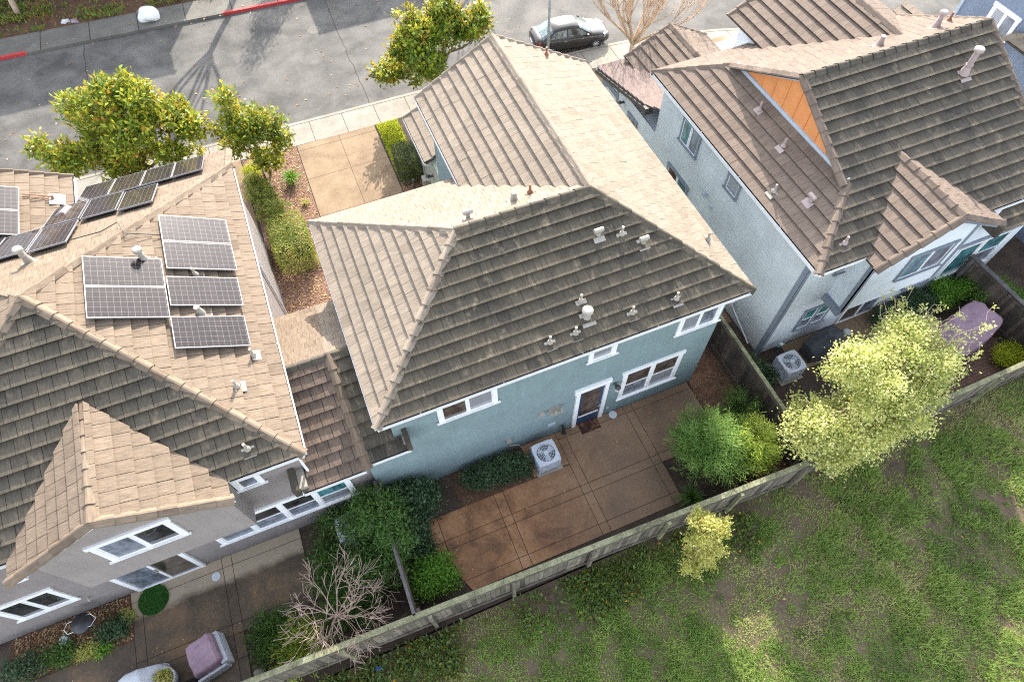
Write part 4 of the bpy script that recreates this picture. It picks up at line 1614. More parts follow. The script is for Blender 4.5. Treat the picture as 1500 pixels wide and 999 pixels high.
    for a, b_, m in ((.07, .77, GL_DARK), (.84, 1.53, GL_SCREEN)):
        pm = MB()
        pm.fbox(F, a, b_, .05, 2.1, .002, .02)
        obj('door_glass', pm, m, door)
    window(H, frame_x(12.225, 14.62, 3.98), 1.15, 1.08, 'slide', GREYTRIM, [GL_TEAL, GL_SCREEN], .08, .02, label='upper side window nearest the street')
    window(H, frame_x(12.225, 14.82, 1.9), 1.45, .85, 'slide', GREYTRIM, [GL_BROWN, GL_TEAL], .08, .02, label='low side window facing the narrow side yard')
    window(H, frame_x(12.225, 11.76, 4.28), .72, .76, 'one', GREYTRIM, [GL_BLIND], .08, .02, label='small square side window')
    window(H, frame_x(12.225, 18.05, 1.98), .75, .68, 'one', GREYTRIM, [GL_TEAL], .08, .02, label='small side window below the porch roof')
    m = MB()
    m.box(12.1, 12.24, 12.38, 12.52, 3.25, 3.4)
    m.box(12.15, 12.24, 11.95, 12.02, 3.05, 3.12)
    obj('wall_vent', m, GREYTRIM2, H)
    wall_lamp(H, (12.225, 18.5, 2.75), (-1, 0, 0))
    m = MB()
    m.tube([(12.15, 9.35, .75), (12.15, 9.1, .6), (12.15, 7.95, .1)], .03, 8)
    m.box(12.08, 12.22, 9.3, 9.42, .68, .86)
    obj('drain_pipe', m, WHITE, H)
    m = MB()
    m.box(19.72, 19.86, 6.92, 7.48, 3.5, 3.95)
    obj('eave_return', m, TILE_RN, H)
    m = MB()
    m.box(11.95, 12.22, 7.3, 7.42, 5.22, 5.34)
    obj('eave_bracket', m, GREYTRIM, H)
    lf = lambda x, y: (x, y, e0 + (x - x0) * P)
    vent(H, lf(13.35, 12.57), (1, 0, 0), 'pipe', PINKMET)
    vent(H, lf(13.18, 10.97), (1, 0, 0), 'pipe', PINKMET)
    vent(H, lf(12.27, 9.84), (1, 0, 0), 'pipe', GALV)
    vent(H, lf(12.8, 8.94), (1, 0, 0), 'hood', PINKMET)
    vent(H, (18.72, 10.55, e0 + (10.55 - y0) * P), (0, 1, 0), 'tall', PINKMET)
    vent(H, (12.9, 7.4, e0 + (7.4 - y0) * P), (0, 1, 0), 'pipe', PINKMET)
    fr = lambda x, y: (x, y, e0 + (y1 - y) * P)
    vent(H, fr(16.9, 12.3), (0, -1, 0), 'stub', PINKMET)
    vent(H, fr(17.85, 13.9), (0, -1, 0), 'pipe', RUST)
    vent(H, fr(19.15, 12.4), (0, -1, 0), 'flue', PINKMET)
    vent(H, fr(19.9, 12.6), (0, -1, 0), 'pipe', RUST)
    return H


right_house()


def next_house():
    H = thing('house', 'slate blue house behind the brown roof ridge at the top right', 'house', (28, 12, 0))
    wm = MB()
    wm.box(24.78, 36, 4.3, 12.9, 0, 5.6)
    wm.box(25.0, 33, 12.9, 15.8, 0, 7.4)
    wm.box(22.9, 25.0, 13.3, 17.6, 0, 2.9)
    obj('wall', wm, BLUE2, H)
    e0 = 5.6
    planes = [
        ('s', [(36, 13.2, e0), (24.4, 13.2, e0), (29.1, 8.5, e0 + 4.7 * P), (36, 8.5, e0 + 4.7 * P)], {}),
        ('s', [(24.4, 13.2, e0), (24.4, 3.8, e0), (29.1, 8.5, e0 + 4.7 * P)], dict(expo=.36)),
        ('n', [(24.4, 3.8, e0), (36, 3.8, e0), (36, 8.5, e0 + 4.7 * P), (29.1, 8.5, e0 + 4.7 * P)], {}),
        ('s', [(22.5, 18.0, 2.9), (22.5, 13.2, 2.9), (25.0, 13.2, 4.2), (25.0, 18.0, 4.2)], dict(expo=.36)),
        ('s', [(24.9, 16.1, 7.4), (24.9, 10.5, 7.4), (28.5, 9.2, 9.2), (28.5, 16.1, 9.2)], dict(expo=.36)),
    ]
    cl = {'s': [((24.4, 13.2, e0), (29.1, 8.5, e0 + 4.7 * P)), ((24.4, 3.8, e0), (29.1, 8.5, e0 + 4.7 * P)), ((29.1, 8.5, e0 + 4.7 * P), (36, 8.5, e0 + 4.7 * P))], 'n': []}
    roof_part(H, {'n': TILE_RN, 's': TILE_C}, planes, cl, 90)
    t = MB()
    t.box(24.95, 25.0, 15.7, 15.82, 4.2, 6.3)
    t.box(22.7, 22.9, 13.5, 17.4, 2.2, 2.35)
    obj('corner_trim', t, GREYTRIM2, H)
    window(H, frame_x(24.995, 14.55, 4.6), 1.2, 1.5, 'slide', WHITE, [GL_BLIND, GL_SCREEN], .12, .03, label='white framed window in the slate blue wall')
    window(H, frame_x(22.895, 17.2, 1.0), 2.0, 1.4, 'slide', WHITE, [GL_SCREEN, GL_SCREEN], .12, .03)
    return H


next_house()


def facing_house():
    H = thing('house', 'house across the street whose long shadow falls over the road', 'house', (-12, 46, 0))
    wm = MB()
    wm.box(-24, -1.0, 43.2, 54, 0, 6.2)
    obj('wall', wm, TAUPE, H)
    e0 = 6.3
    planes = [
        ('s', [(-24.6, 42.6, e0), (-.5, 42.6, e0), (-6.0, 48.6, e0 + 3), (-24.6, 48.6, e0 + 3)], {}),
        ('s', [(-.5, 54.6, e0), (-24.6, 54.6, e0), (-24.6, 48.6, e0 + 3), (-6.0, 48.6, e0 + 3)], {}),
        ('s', [(-.5, 42.6, e0), (-.5, 54.6, e0), (-6.0, 48.6, e0 + 3)], {}),
    ]
    roof_part(H, {'s': TILE_C}, planes, {'s': [((-.5, 42.6, e0), (-6.0, 48.6, e0 + 3))]}, 120)
    for x in (-20, -14, -8):
        window(H, frame_y(x, 43.2, 3.6), 1.8, 1.4, 'slide', WHITE, [GL_DARK, GL_BLIND], .12)
    H2 = thing('house', 'narrow house across the street whose shadow reaches the red kerb', 'house', (9, 47, 0))
    wm = MB()
    wm.box(7.4, 13.7, 43.4, 54, 0, 6.1)
    obj('wall', wm, SAGE, H2)
    planes = [
        ('s', [(6.9, 42.9, e0), (14.2, 42.9, e0), (10.55, 46.5, e0 + 1.9)], {}),
        ('s', [(6.9, 54, e0), (6.9, 42.9, e0), (10.55, 46.5, e0 + 1.9), (10.55, 54, e0 + 1.9)], {}),
        ('s', [(14.2, 42.9, e0), (14.2, 54, e0), (10.55, 54, e0 + 1.9), (10.55, 46.5, e0 + 1.9)], {}),
    ]
    roof_part(H2, {'s': TILE_L}, planes, {'s': [((6.9, 42.9, e0), (10.55, 46.5, e0 + 1.9))]}, 140)
    window(H2, frame_y(9, 43.4, 3.6), 1.8, 1.4, 'slide', WHITE, [GL_DARK, GL_BLIND], .12)


facing_house()


# ------------------------------------------------------------------ fences
def fence(label, a, b, h, out, board=FENCEW, capm=FENCECAP, z0=0.0, post_at=(), cap=.16, rails=True, seed=0, name='fence'):
    """board fence from a to b (x, y); out = side of the posts and rails"""
    a, b = Vector((a[0], a[1], 0)), Vector((b[0], b[1], 0))
    d = (b - a)
    L = d.length
    d.normalize()
    o = Vector(out)
    T = thing(name, label, 'fence', tuple((a + b) / 2))
    F = lambda u, v, n: a + d * u + Vector((0, 0, v + z0)) + o * n
    rn = random.Random(seed)
    m = MB()
    u = 0
    while u < L:
        wd = min(.14, L - u)
        j = rn.uniform(-.012, .012)
        m.fbox(F, u + .004, u + wd - .002, .22 + j, h - .05, -.012 + j * .6, .01 + j * .6, rn.random())
        u += .145
    obj('boards', m, board, T)
    m = MB()
    m.fbox(F, 0, L, 0, .21, -.014, .02)
    obj('kick_board', m, board, T)
    m = MB()
    u = 0
    while u < L - .01:
        e = min(u + 2.4, L)
        m.fbox(F, u, e - .006, h - .045 + rn.uniform(-.006, .006), h, -cap * .7, cap * .3)
        u = e
    obj('cap_rail', m, capm, T)
    if rails:
        m = MB()
        m.fbox(F, 0, L, h - .16, h - .07, .024, .062)
        m.fbox(F, 0, L, .24, .33, .024, .062)
        obj('rail', m, board, T)
    for k, u in enumerate(post_at):
        m = MB()
        m.fbox(F, u - .05, u + .05, -.1, h - .046, .066, .16)
        obj('post', m, capm if rn.random() < .5 else board, T)
    return T


fence('long weathered back fence with mossy cap between the bare pruned tree and pale tree', (-9.5, 3.68), (10.5, 3.06), 1.8, (0, -1, 0),
      post_at=[1.2, 3.55, 5.95, 8.3, 10.65, 13.0, 15.35, 17.7, 19.9], cap=.15, seed=1)
fence('weathered back fence continuing behind the pale leafy tree to the right edge', (10.55, 3.12), (24, 3.3), 1.8, (0, -1, 0),
      post_at=[.2, 2.6, 5, 7.4, 9.8, 12.2], cap=.15, seed=2, z0=-.1)
fence('dividing fence with a grey cap between the shrubs left of the orange patio', (-1.56, 3.5), (-1.54, 7.45), 1.8, (1, 0, 0), FENCEDARK, RAILGREY, rails=True, post_at=[.1, 2, 3.85], seed=3, cap=.085)
fence('dark side yard fence with a mossy cap beside the pale blue house', (10.85, 3.2), (10.88, 9.3), 1.75, (-1, 0, 0), FENCEDARK, FENCECAP, post_at=[.2, 5.9], seed=4, cap=.12)
fence('dark fence behind the green bushes at the right edge', (20.75, 3.3), (20.6, 7.4), 1.7, (-1, 0, 0), FENCEDARK, RAILGREY, post_at=[.3, 2.2, 3.9], seed=5)

# ================================================================== PLANTS
def crown_mesh(name, blobs, n_cl, per, L, W, mat, parent, base, seed, shell=.7, cl_r=.16, up=.35, droop=0, tone=(.5, .18), axd=.3, flat=.5):
    """leaves in clumps on and inside the blobs (cx, cy, cz, rx, ry, rz)"""
    rng = np.random.default_rng(seed)
    B = np.array(blobs, float)
    wgt = (B[:, 3] * B[:, 4] + B[:, 3] * B[:, 5] + B[:, 4] * B[:, 5])
    wgt /= wgt.sum()
    bi = rng.choice(len(B), n_cl, p=wgt)
    d = rng.normal(size=(n_cl, 3))
    d /= np.linalg.norm(d, axis=1)[:, None]
    rr = np.where(rng.random(n_cl) < shell, rng.uniform(.82, 1.06, n_cl), rng.random(n_cl) ** .5 * .85)
    c = B[bi, :3] + d * rr[:, None] * B[bi, 3:]
    ok = c[:, 2] > base[2] + .03
    c, d = c[ok], d[ok]
    m = len(c)
    ct = np.clip(rng.normal(tone[0], tone[1], m), 0, 1)
    n = m * per
    ci = np.repeat(np.arange(m), per)
    off = rng.normal(size=(n, 3)) * cl_r
    off[:, 2] *= .8
    pos = c[ci] + off
    ax = d[ci] * axd + rng.normal(size=(n, 3)) * .75
    ax[:, 2] += up - droop
    ax /= np.linalg.norm(ax, axis=1)[:, None]
    nrm = rng.normal(size=(n, 3)) * flat + d[ci] * .8 + np.array([0, 0, .8])
    sd_ = np.cross(ax, nrm)
    sd_ /= np.linalg.norm(sd_, axis=1)[:, None] + 1e-9
    ln = rng.uniform(.65, 1.25, n) * L
    wd = ln / L * W * rng.uniform(.8, 1.2, n)
    tip = pos + ax * ln[:, None]
    mid = pos + ax * (ln * .5)[:, None]
    s = sd_ * (wd / 2)[:, None]
    v = np.stack([pos, mid + s, tip, mid - s], 1).reshape(-1, 3)
    v[:, 2] = np.maximum(v[:, 2], base[2] + .01)
    t = np.clip(ct[ci] + rng.normal(0, .14, n), 0, 1)
    return raw_mesh(name, v, 4, t, mat, parent, base)


def lumpy(blobs, k, seed, s=.4, core=.55):
    """break big blobs into many small leaf clusters round their surface"""
    rn = random.Random(seed)
    out = []
    for (x, y, z, a, b, c) in blobs:
        for i in range(k):
            d = Vector((rn.gauss(0, 1), rn.gauss(0, 1), rn.gauss(.25, 1))).normalized()
            q = rn.uniform(core, 1.02)
            f = s * rn.uniform(.55, 1.25)
            out.append((x + d.x * a * q, y + d.y * b * q, z + d.z * c * q, a * f, b * f, c * f * .8))
    return out


def limb(mb, a, b, r0, r1, seed, wob=.08, n=5):
    rn = random.Random(seed)
    a, b = Vector(a), Vector(b)
    L = (b - a).length
    pts = []
    for i in range(n + 1):
        t = i / n
        p = a.lerp(b, t)
        if 0 < i < n:
            p = p + Vector((rn.gauss(0, 1), rn.gauss(0, 1), rn.gauss(0, .5))) * wob * L * .5
        pts.append(p)
    mb.tube(pts, [r0 + (r1 - r0) * i / n for i in range(n + 1)], 7)
    return pts


def tree(name, label, cat, base, blobs, leaf, trunk_r, n_cl, per, L, W, seed, bark=BARK, fork=.35, group=None, stems=1, crown='crown', lump=None, **k):
    T = thing(name, label, cat, base, group)
    mb = MB()
    rn = random.Random(seed)
    bx, by, bz = base
    cz = min(b[2] for b in blobs)
    top = Vector((bx, by, bz)) + (Vector((sum(b[0] for b in blobs) / len(blobs), sum(b[1] for b in blobs) / len(blobs), cz)) - Vector(base)) * .75
    for s in range(stems):
        b0 = Vector(base) + Vector((rn.uniform(-.1, .1), rn.uniform(-.1, .1), -.1)) * (s > 0) + Vector((0, 0, -.05))
        t0 = top + Vector((rn.uniform(-.3, .3), rn.uniform(-.3, .3), 0)) * (s > 0)
        limb(mb, b0, t0, trunk_r, trunk_r * .75, seed + s, .04)
        for i, b in enumerate(blobs):
            if i % stems == s:
                c = Vector(b[:3])
                limb(mb, t0, c, trunk_r * .6, trunk_r * .2, seed + 31 * i, .1)
                for j in range(4):
                    e = c + Vector((rn.uniform(-.8, .8) * b[3], rn.uniform(-.8, .8) * b[4], rn.uniform(-.2, .85) * b[5]))
                    limb(mb, c, e, trunk_r * .2, trunk_r * .06, seed + 97 * i + j, .12)
    obj('trunk', mb, bark, T, smooth=True)
    if lump:
        blobs = lumpy(blobs, lump[0], seed, lump[1])
    crown_mesh(crown, blobs, n_cl, per, L, W, leaf, T, base, seed, **k)
    return T


def shrub(name, label, cat, base, blobs, leaf, n_cl, per, L, W, seed, group=None, stem_r=.02, **k):
    return tree(name, label, cat, base, blobs, leaf, stem_r, n_cl, per, L, W, seed, stems=2, group=group, crown='foliage', **k)


def rblobs(c, R, n, seed, zs=.8, sub=.55):
    """n overlapping lobes around a middle one"""
    rn = random.Random(seed)
    out = [(c[0], c[1], c[2], R[0] * .7, R[1] * .7, R[2] * .7)]
    for i in range(n):
        a = 2 * math.pi * i / n + rn.uniform(-.4, .4)
        k = rn.uniform(.5, .72)
        z = rn.uniform(-.55, .65) * zs
        s = rn.uniform(.8, 1.15) * sub
        out.append((c[0] + math.cos(a) * R[0] * k, c[1] + math.sin(a) * R[1] * k, c[2] + z * R[2], R[0] * s, R[1] * s, R[2] * s))
    return out


# street trees
SG = 'broad leaved street trees in front of the houses'
mk = dict(shell=.8, cl_r=.12, up=.25, axd=.55, tone=(.55, .2))
tree('magnolia_tree', 'large yellow green broad leaved tree behind the roof with solar panels', 'tree', (-6.9, 23.6, 0),
     [(-6.7, 23.6, 3.6, 1.6, 1.5, 1.5), (-5.3, 23.7, 3.4, 1.4, 1.3, 1.2), (-8.2, 23.8, 3.0, 1.35, 1.3, 1.1), (-6.0, 23.6, 4.7, 1.0, 1.0, .9), (-7.3, 23.2, 2.4, 1.4, 1.1, .9), (-4.6, 23.3, 2.8, 1.0, 1.0, .9), (-7.2, 24.3, 4.0, 1.1, 1.0, .9)],
     L_MAG, .12, 1500, 12, .215, .095, 301, group=SG, lump=(8, .36), **mk)
tree('magnolia_tree', 'small yellow green broad leaved tree beside the mulch bed of the tan driveway', 'tree', (-2.1, 23.2, 0),
     [(-2.1, 23.0, 2.8, .8, .8, .9), (-1.35, 22.8, 2.3, .75, .7, .7), (-2.7, 23.1, 2.5, .75, .7, .8), (-2.35, 23.1, 3.9, .5, .5, .7), (-1.9, 22.8, 1.5, .7, .6, .6)],
     L_MAG, .06, 540, 12, .19, .085, 302, group=SG, lump=(7, .42), shell=.8, cl_r=.12, up=.25, axd=.55, tone=(.42, .2))
tree('magnolia_tree', 'tall broad leaved tree on the pavement edge behind the middle house roof', 'tree', (6.2, 24.9, 0),
     [(6.0, 25.15, 3.15, 1.4, 1.3, 1.3), (7.6, 25.15, 2.85, 1.2, 1.2, 1.1), (4.7, 25.05, 2.45, 1.15, 1.1, 1.0), (6.2, 25.05, 4.35, 1.2, 1.1, 1.0), (5.2, 24.95, 4.05, .9, .9, .8), (5.5, 24.95, 1.95, 1.0, .9, .7), (7.3, 25.35, 4.05, .9, .9, .8), (8.3, 25.05, 3.15, .8, .8, .7)],
     L_MAG, .13, 1450, 12, .21, .095, 303, group=SG, lump=(8, .36), shell=.8, cl_r=.12, up=.25, axd=.55, tone=(.46, .22))
# planting in the front bed
BX = 'clipped plants in the bed beside the tan driveway'


def clipped(name, label, box, leaf, n, seed, group=None, L=.06, W=.035, rnd=.12, tone=(.5, .18)):
    """a box hedge: leaves on the faces of a rounded box, twigs inside"""
    x0, x1, y0, y1, z0, z1 = box
    c = ((x0 + x1) / 2, (y0 + y1) / 2, 0)
    T = thing(name, label, 'hedge', c, group)
    m = MB()
    rn = random.Random(seed)
    for i in range(9):
        a = Vector((rn.uniform(x0 + .2, x1 - .2), rn.uniform(y0 + .2, y1 - .2), 0))
        limb(m, (c[0] + (a.x - c[0]) * .4, c[1] + (a.y - c[1]) * .4, -.03), (a.x, a.y, z1 - .15), .025, .008, seed + i)
    obj('stem', m, BARK, T)
    rng = np.random.default_rng(seed)
    ctr = np.array([(x0 + x1) / 2, (y0 + y1) / 2, (z0 + z1) / 2])
    half = np.array([(x1 - x0) / 2, (y1 - y0) / 2, (z1 - z0) / 2])
    d = rng.normal(size=(n, 3))
    p = np.abs(d) / half
    k = (np.sum(p ** 8, axis=1)) ** (-1 / 8)
    pos = ctr + d * k[:, None] * rng.uniform(.92, 1.03, n)[:, None]
    nr = np.sign(d) * (p * k[:, None]) ** 6
    nr /= np.linalg.norm(nr, axis=1)[:, None] + 1e-9
    ax = nr * .2 + rng.normal(size=(n, 3)) * .7 + np.array([0, 0, .1])
    ax /= np.linalg.norm(ax, axis=1)[:, None]
    sdv = np.cross(ax, rng.normal(size=(n, 3)) * .35 + nr)
    sdv /= np.linalg.norm(sdv, axis=1)[:, None] + 1e-9
    ln = rng.uniform(.6, 1.3, n) * L
    s = sdv * (ln / L * W / 2)[:, None]
    v = np.stack([pos, pos + ax * (ln * .5)[:, None] + s, pos + ax * ln[:, None], pos + ax * (ln * .5)[:, None] - s], 1).reshape(-1, 3)
    v[:, 2] = np.maximum(v[:, 2], .01)
    t = np.clip(fbm(pos[:, 0] + pos[:, 2], pos[:, 1] - pos[:, 2], 3, seed, 3) * 1.1 - .05 + rng.normal(0, tone[1], n) + (tone[0] - .5), 0, 1)
    raw_mesh('foliage', v, 4, t, leaf, T, c)
    return T


clipped('box_hedge', 'tall clipped box hedge with yellow green leaves beside the left house wall', (-2.7, -1.3, 17.3, 19.75, .0, 1.15), L_HEDGE, 15000, 401, BX)
clipped('box_hedge', 'grey green cube shaped hedge beside the lawn and the garage wall', (3.05, 4.0, 20.2, 21.75, .0, 1.15), L_SHADEHEDGE, 9000, 402)
for i, (x, y, rx, rz, lab) in enumerate(((-2.72, 22.55, .52, .48, 'rounded olive shrub nearest the street in the front bed'), (-2.55, 21.75, .62, .5, 'rounded olive shrub in the middle of the front bed row'),
                                       (-2.4, 20.75, .68, .55, 'rounded olive shrub next to the tall box hedge'))):
    shrub('rounded_shrub', lab, 'shrub', (x, y, 0), rblobs((x, y, rz * .7), (rx * .95, rx * .8, rz), 5, 410 + i, .45), L_HEDGE, 420, 12, .06, .03, 411 + i, BX, cl_r=.035, shell=.85, tone=(.42, .17))


def spiky(name, label, cat, base, n, L, W, leaf, seed, lean=.9, group=None, up=.5):
    """a clump of long arching strap leaves"""
    rng = np.random.default_rng(seed)
    T = thing(name, label, cat, base, group)
    vs, ts = [], []
    for i in range(n):
        a = rng.uniform(0, 2 * np.pi)
        l = L * rng.uniform(.6, 1.15)
        ln = rng.uniform(.15, 1) * lean
        d = np.array([math.cos(a), math.sin(a), 0])
        s = np.array([-d[1], d[0], 0]) * W / 2
        b = np.array(base) + d * rng.uniform(0, .07)
        p1 = b + d * l * .35 * ln + np.array([0, 0, l * .55])
        p2 = b + d * l * .75 * ln + np.array([0, 0, l * (.85 - .35 * ln)])
        p3 = b + d * l * 1.05 * ln + np.array([0, 0, l * (.8 - .75 * ln)])
        t = np.clip(rng.normal(.5, .25), 0, 1)
        for (q0, q1, w0, w1) in ((b, p1, 1, 1), (p1, p2, 1, .8), (p2, p3, .8, .1)):
            vs += [q0 - s * w0, q0 + s * w0, q1 + s * w1, q1 - s * w1]
            ts.append(t)
    v = np.array(vs)
    v[:, 2] = np.maximum(v[:, 2], base[2] + .015)
    raw_mesh('leaves', v, 4, ts, leaf, T, base)
    return T


spiky('agapanthus', 'spiky bright green strap leaved clump in the mulch by the driveway', 'plant', (-1.3, 22.4, 0), 150, .62, .03, L_BRIGHT, 420)
spiky('small_grass_tuft', 'small pale tuft in the mulch next to the driveway', 'plant', (-1.05, 20.9, 0), 60, .28, .02, L_YELLOW, 421)
shrub('golden_shrub', 'low golden yellow shrub in the corner by the left house wall', 'shrub', (-2.75, 23.35, 0), rblobs((-2.75, 23.35, .3), (.34, .34, .34), 4, 430, .4), L_LAWN, 170, 14, .09, .018, 431, cl_r=.07, up=.7)
shrub('green_seedling', 'little green plant in the mulch under the roof edge', 'plant', (-1.05, 17.6, 0), [(-1.05, 17.6, .15, .3, .3, .16)], L_YELLOW, 50, 10, .06, .03, 432, cl_r=.06)


# bare trees ------------------------------------------------------------------
def grow(mb, p, d, L, r, depth, rn, spread, up=.15, kids=(2, 4), shrink=.72, minr=.006, seg=4, taper=.6):
    d = d.normalized()
    pts, rads = [p], [r]
    q = p
    dd = d
    for i in range(seg):
        dd = (dd + Vector((rn.gauss(0, .10), rn.gauss(0, .10), rn.gauss(0, .07) + up * .12))).normalized()
        q = q + dd * (L / seg)
        pts.append(q)
        rads.append(max(minr * .7, r + (r * taper - r) * (i + 1) / seg))
    mb.tube(pts, rads, 6 if r > .03 else (4 if r > .012 else 3), cap=False)
    if depth <= 0:
        return
    n = rn.randint(*kids)
    for k in range(n):
        t = rn.uniform(.45, 1) if k else 1
        j = min(seg, max(1, round(t * seg)))
        a = rn.uniform(0, 2 * math.pi)
        o = dd.orthogonal().normalized()
        o.rotate(Matrix.Rotation(a, 3, dd))
        nd = (dd + o * rn.uniform(.4, 1) * spread + Vector((0, 0, up))).normalized()
        grow(mb, pts[j], nd, L * rn.uniform(.75, 1.1) * shrink, max(minr, rads[j] * rn.uniform(.6, .8)), depth - 1, rn, spread, up, kids, shrink, minr, seg, taper)


def bare_tree(label, base, trunk_h, r, n_limbs, L, depth, spread, seed, bark, up=.25, lean=(0, 0), tilt=.5, name='bare_tree', kids=(2, 4), shrink=.74, minr=.006):
    rn = random.Random(seed)
    T = thing(name, label, 'tree', base)
    b = Vector(base)
    top = b + Vector((lean[0], lean[1], trunk_h))
    m = MB()
    limb(m, b - Vector((0, 0, .05)), top, r, r * .8, seed, .03)
    obj('trunk', m, bark, T, smooth=True)
    m = MB()
    for i in range(n_limbs):
        a = 2 * math.pi * i / n_limbs + rn.uniform(-.4, .4)
        d = Vector((math.cos(a) * tilt, math.sin(a) * tilt, 1)) + Vector((lean[0], lean[1], 0)) * .4
        grow(m, top - Vector((0, 0, rn.uniform(0, .15))), d, L * rn.uniform(.85, 1.15), r * .5, depth, rn, spread, up, kids, shrink, minr)
    obj('crown', m, bark, T, smooth=True)
    return T


bare_tree('leafless vase shaped tree with tan branches beside the parked car', (15.75, 23.9, 0), 1.1, .15, 15, 2.2, 3, .42, 501, BARKP, .3, tilt=.72, kids=(3, 5), shrink=.74, minr=.009)
bare_tree('tall leafless tree on the far bank whose branching shadow lies across the road', (-.1, 40.2, 0), 4.3, .2, 6, 3.0, 4, .5, 502, BARK, .2, tilt=.7, kids=(2, 3), minr=.012)
bare_tree('slim leafless tree trunk on the planted bank in the top left corner', (-12.2, 40.15, 0), 3.2, .15, 5, 2.2, 3, .5, 503, BARKP, .2, lean=(.5, -.6), tilt=.6, kids=(2, 3), minr=.012)
bare_tree('tall leafless tree across the street opposite the parked car', (13.3, 38.6, 0), 3.5, .13, 5, 2.8, 3, .45, 504, BARK, .25, tilt=.5, kids=(2, 3), minr=.012)
bare_tree('pruned leafless tree with long pinkish whips leaning over the back fence', (-4.45, 3.95, 0),   .85, .05, 12, .8, 3, 1.0, 511, BARKPINK, .04, lean=(.8, .55), tilt=1.15, kids=(3, 4), shrink=.80, minr=.0065)

# dark tree across the street (its shadow only)
tree('evergreen_tree', 'dense evergreen tree across the street between the two houses', 'tree', (3.4, 42.2, 0),
     [(3.4, 42.2, 3.6, .9, .9, 1.6), (3.3, 42.2, 5.4, .6, .6, 1.1)], L_DARK, .1, 500, 10, .2, .06, 506, cl_r=.15)

# bank on the far side
def bank_cover():
    n = 3000
    x = RNG.uniform(-16, 6, n)
    y = np.array([kf(a) for a in x]) + 1.75 + RNG.random(n) ** 1.2 * 5
    per = 12
    xx = np.repeat(x, per) + RNG.normal(0, .12, n * per)
    yy = np.maximum(np.repeat(y, per) + RNG.normal(0, .12, n * per), np.array([kf(a) for a in np.repeat(x, per)]) + 1.65)
    hh = .05 + .28 * fbm(xx, yy, 1.1, 3, 3)
    dens = fbm(xx, yy, .8, 12, 3)
    k = RNG.random(n * per) < np.clip((dens - .32) * 4, .05, 1)
    xx, yy, hh = xx[k], yy[k], hh[k] * RNG.uniform(.3, 1, k.sum())
    m = len(xx)
    t = np.clip(fbm(xx, yy, 1.3, 55, 3) * 1.2 - .08 + RNG.normal(0, .2, m), 0, 1)
    v = blades(xx, yy, hh, RNG.uniform(.06, .16, m), RNG.uniform(.04, .09, m), t, 1.0)
    o = raw_mesh('bank_ground_cover', v, 4, t, L_COVER)
    tag(o, 'leafy ground cover with red brown litter on the bank across the street', 'ground cover')
    o['kind'] = 'stuff'


bank_cover()

# behind the houses -----------------------------------------------------------
tree('pale_leafy_tree', 'large pale cream leaved tree leaning over the back fence below the right house', 'tree', (12.9, 3.9, 0),
     [(12.3, 3.9, 4.2, 1.3, 1.1, 1.1), (11.0, 3.7, 3.7, 1.05, .95, .95), (13.5, 4.0, 4.1, 1.2, 1.0, 1.0), (11.7, 3.0, 3.0, 1.15, .9, .9), (12.9, 3.0, 3.1, 1.1, .85, .85), (10.5, 4.0, 3.2, .8, .8, .75),
      (11.9, 4.5, 4.5, 1.0, .9, .8), (14.3, 4.6, 3.8, .85, .8, .7), (13.0, 4.6, 4.6, .9, .8, .7), (12.2, 3.6, 2.3, 1.2, .9, .7), (14.2, 3.6, 3.4, .8, .7, .7), (11.3, 2.9, 2.0, .8, .6, .5)],
     L_PALE, .11, 4300, 13, .085, .055, 601, shell=.7, cl_r=.13, up=.3, tone=(.5, .26), bark=BARKP, lump=(9, .34))
m_t = bpy.data.objects['pale_leafy_tree']
m = MB()
rn = random.Random(9)
tips = []
for i in range(26):
    a = rn.uniform(-.6, 1.25)
    b = Vector((13.5 + rn.uniform(-.5, .6), 4.5 + rn.uniform(-.4, .3), 3.9 + rn.uniform(-.3, .4)))
    e = b + Vector((math.cos(a), math.sin(a) * .8, rn.uniform(.05, .5))).normalized() * rn.uniform(1.0, 2.1)
    pts = limb(m, b, e, .016, .006, 700 + i, .08)
    for j in range(4):
        q = pts[rn.randint(2, 5)]
        f = q + Vector((rn.uniform(-.1, .4), rn.uniform(-.3, .3), rn.uniform(0, .3)))
        limb(m, q, f, .007, .004, 800 + i * 5 + j, .1, 3)
        tips.append(f)
    tips.append(e)
obj('bare_branches', m, BARKP, m_t)
crown_mesh('tip_leaves', [(t.x, t.y, t.z, .07, .07, .06) for t in tips], 190, 9, .075, .045, L_PALE, m_t, (12.9, 3.9, 0), 603, cl_r=.045, tone=(.6, .15))


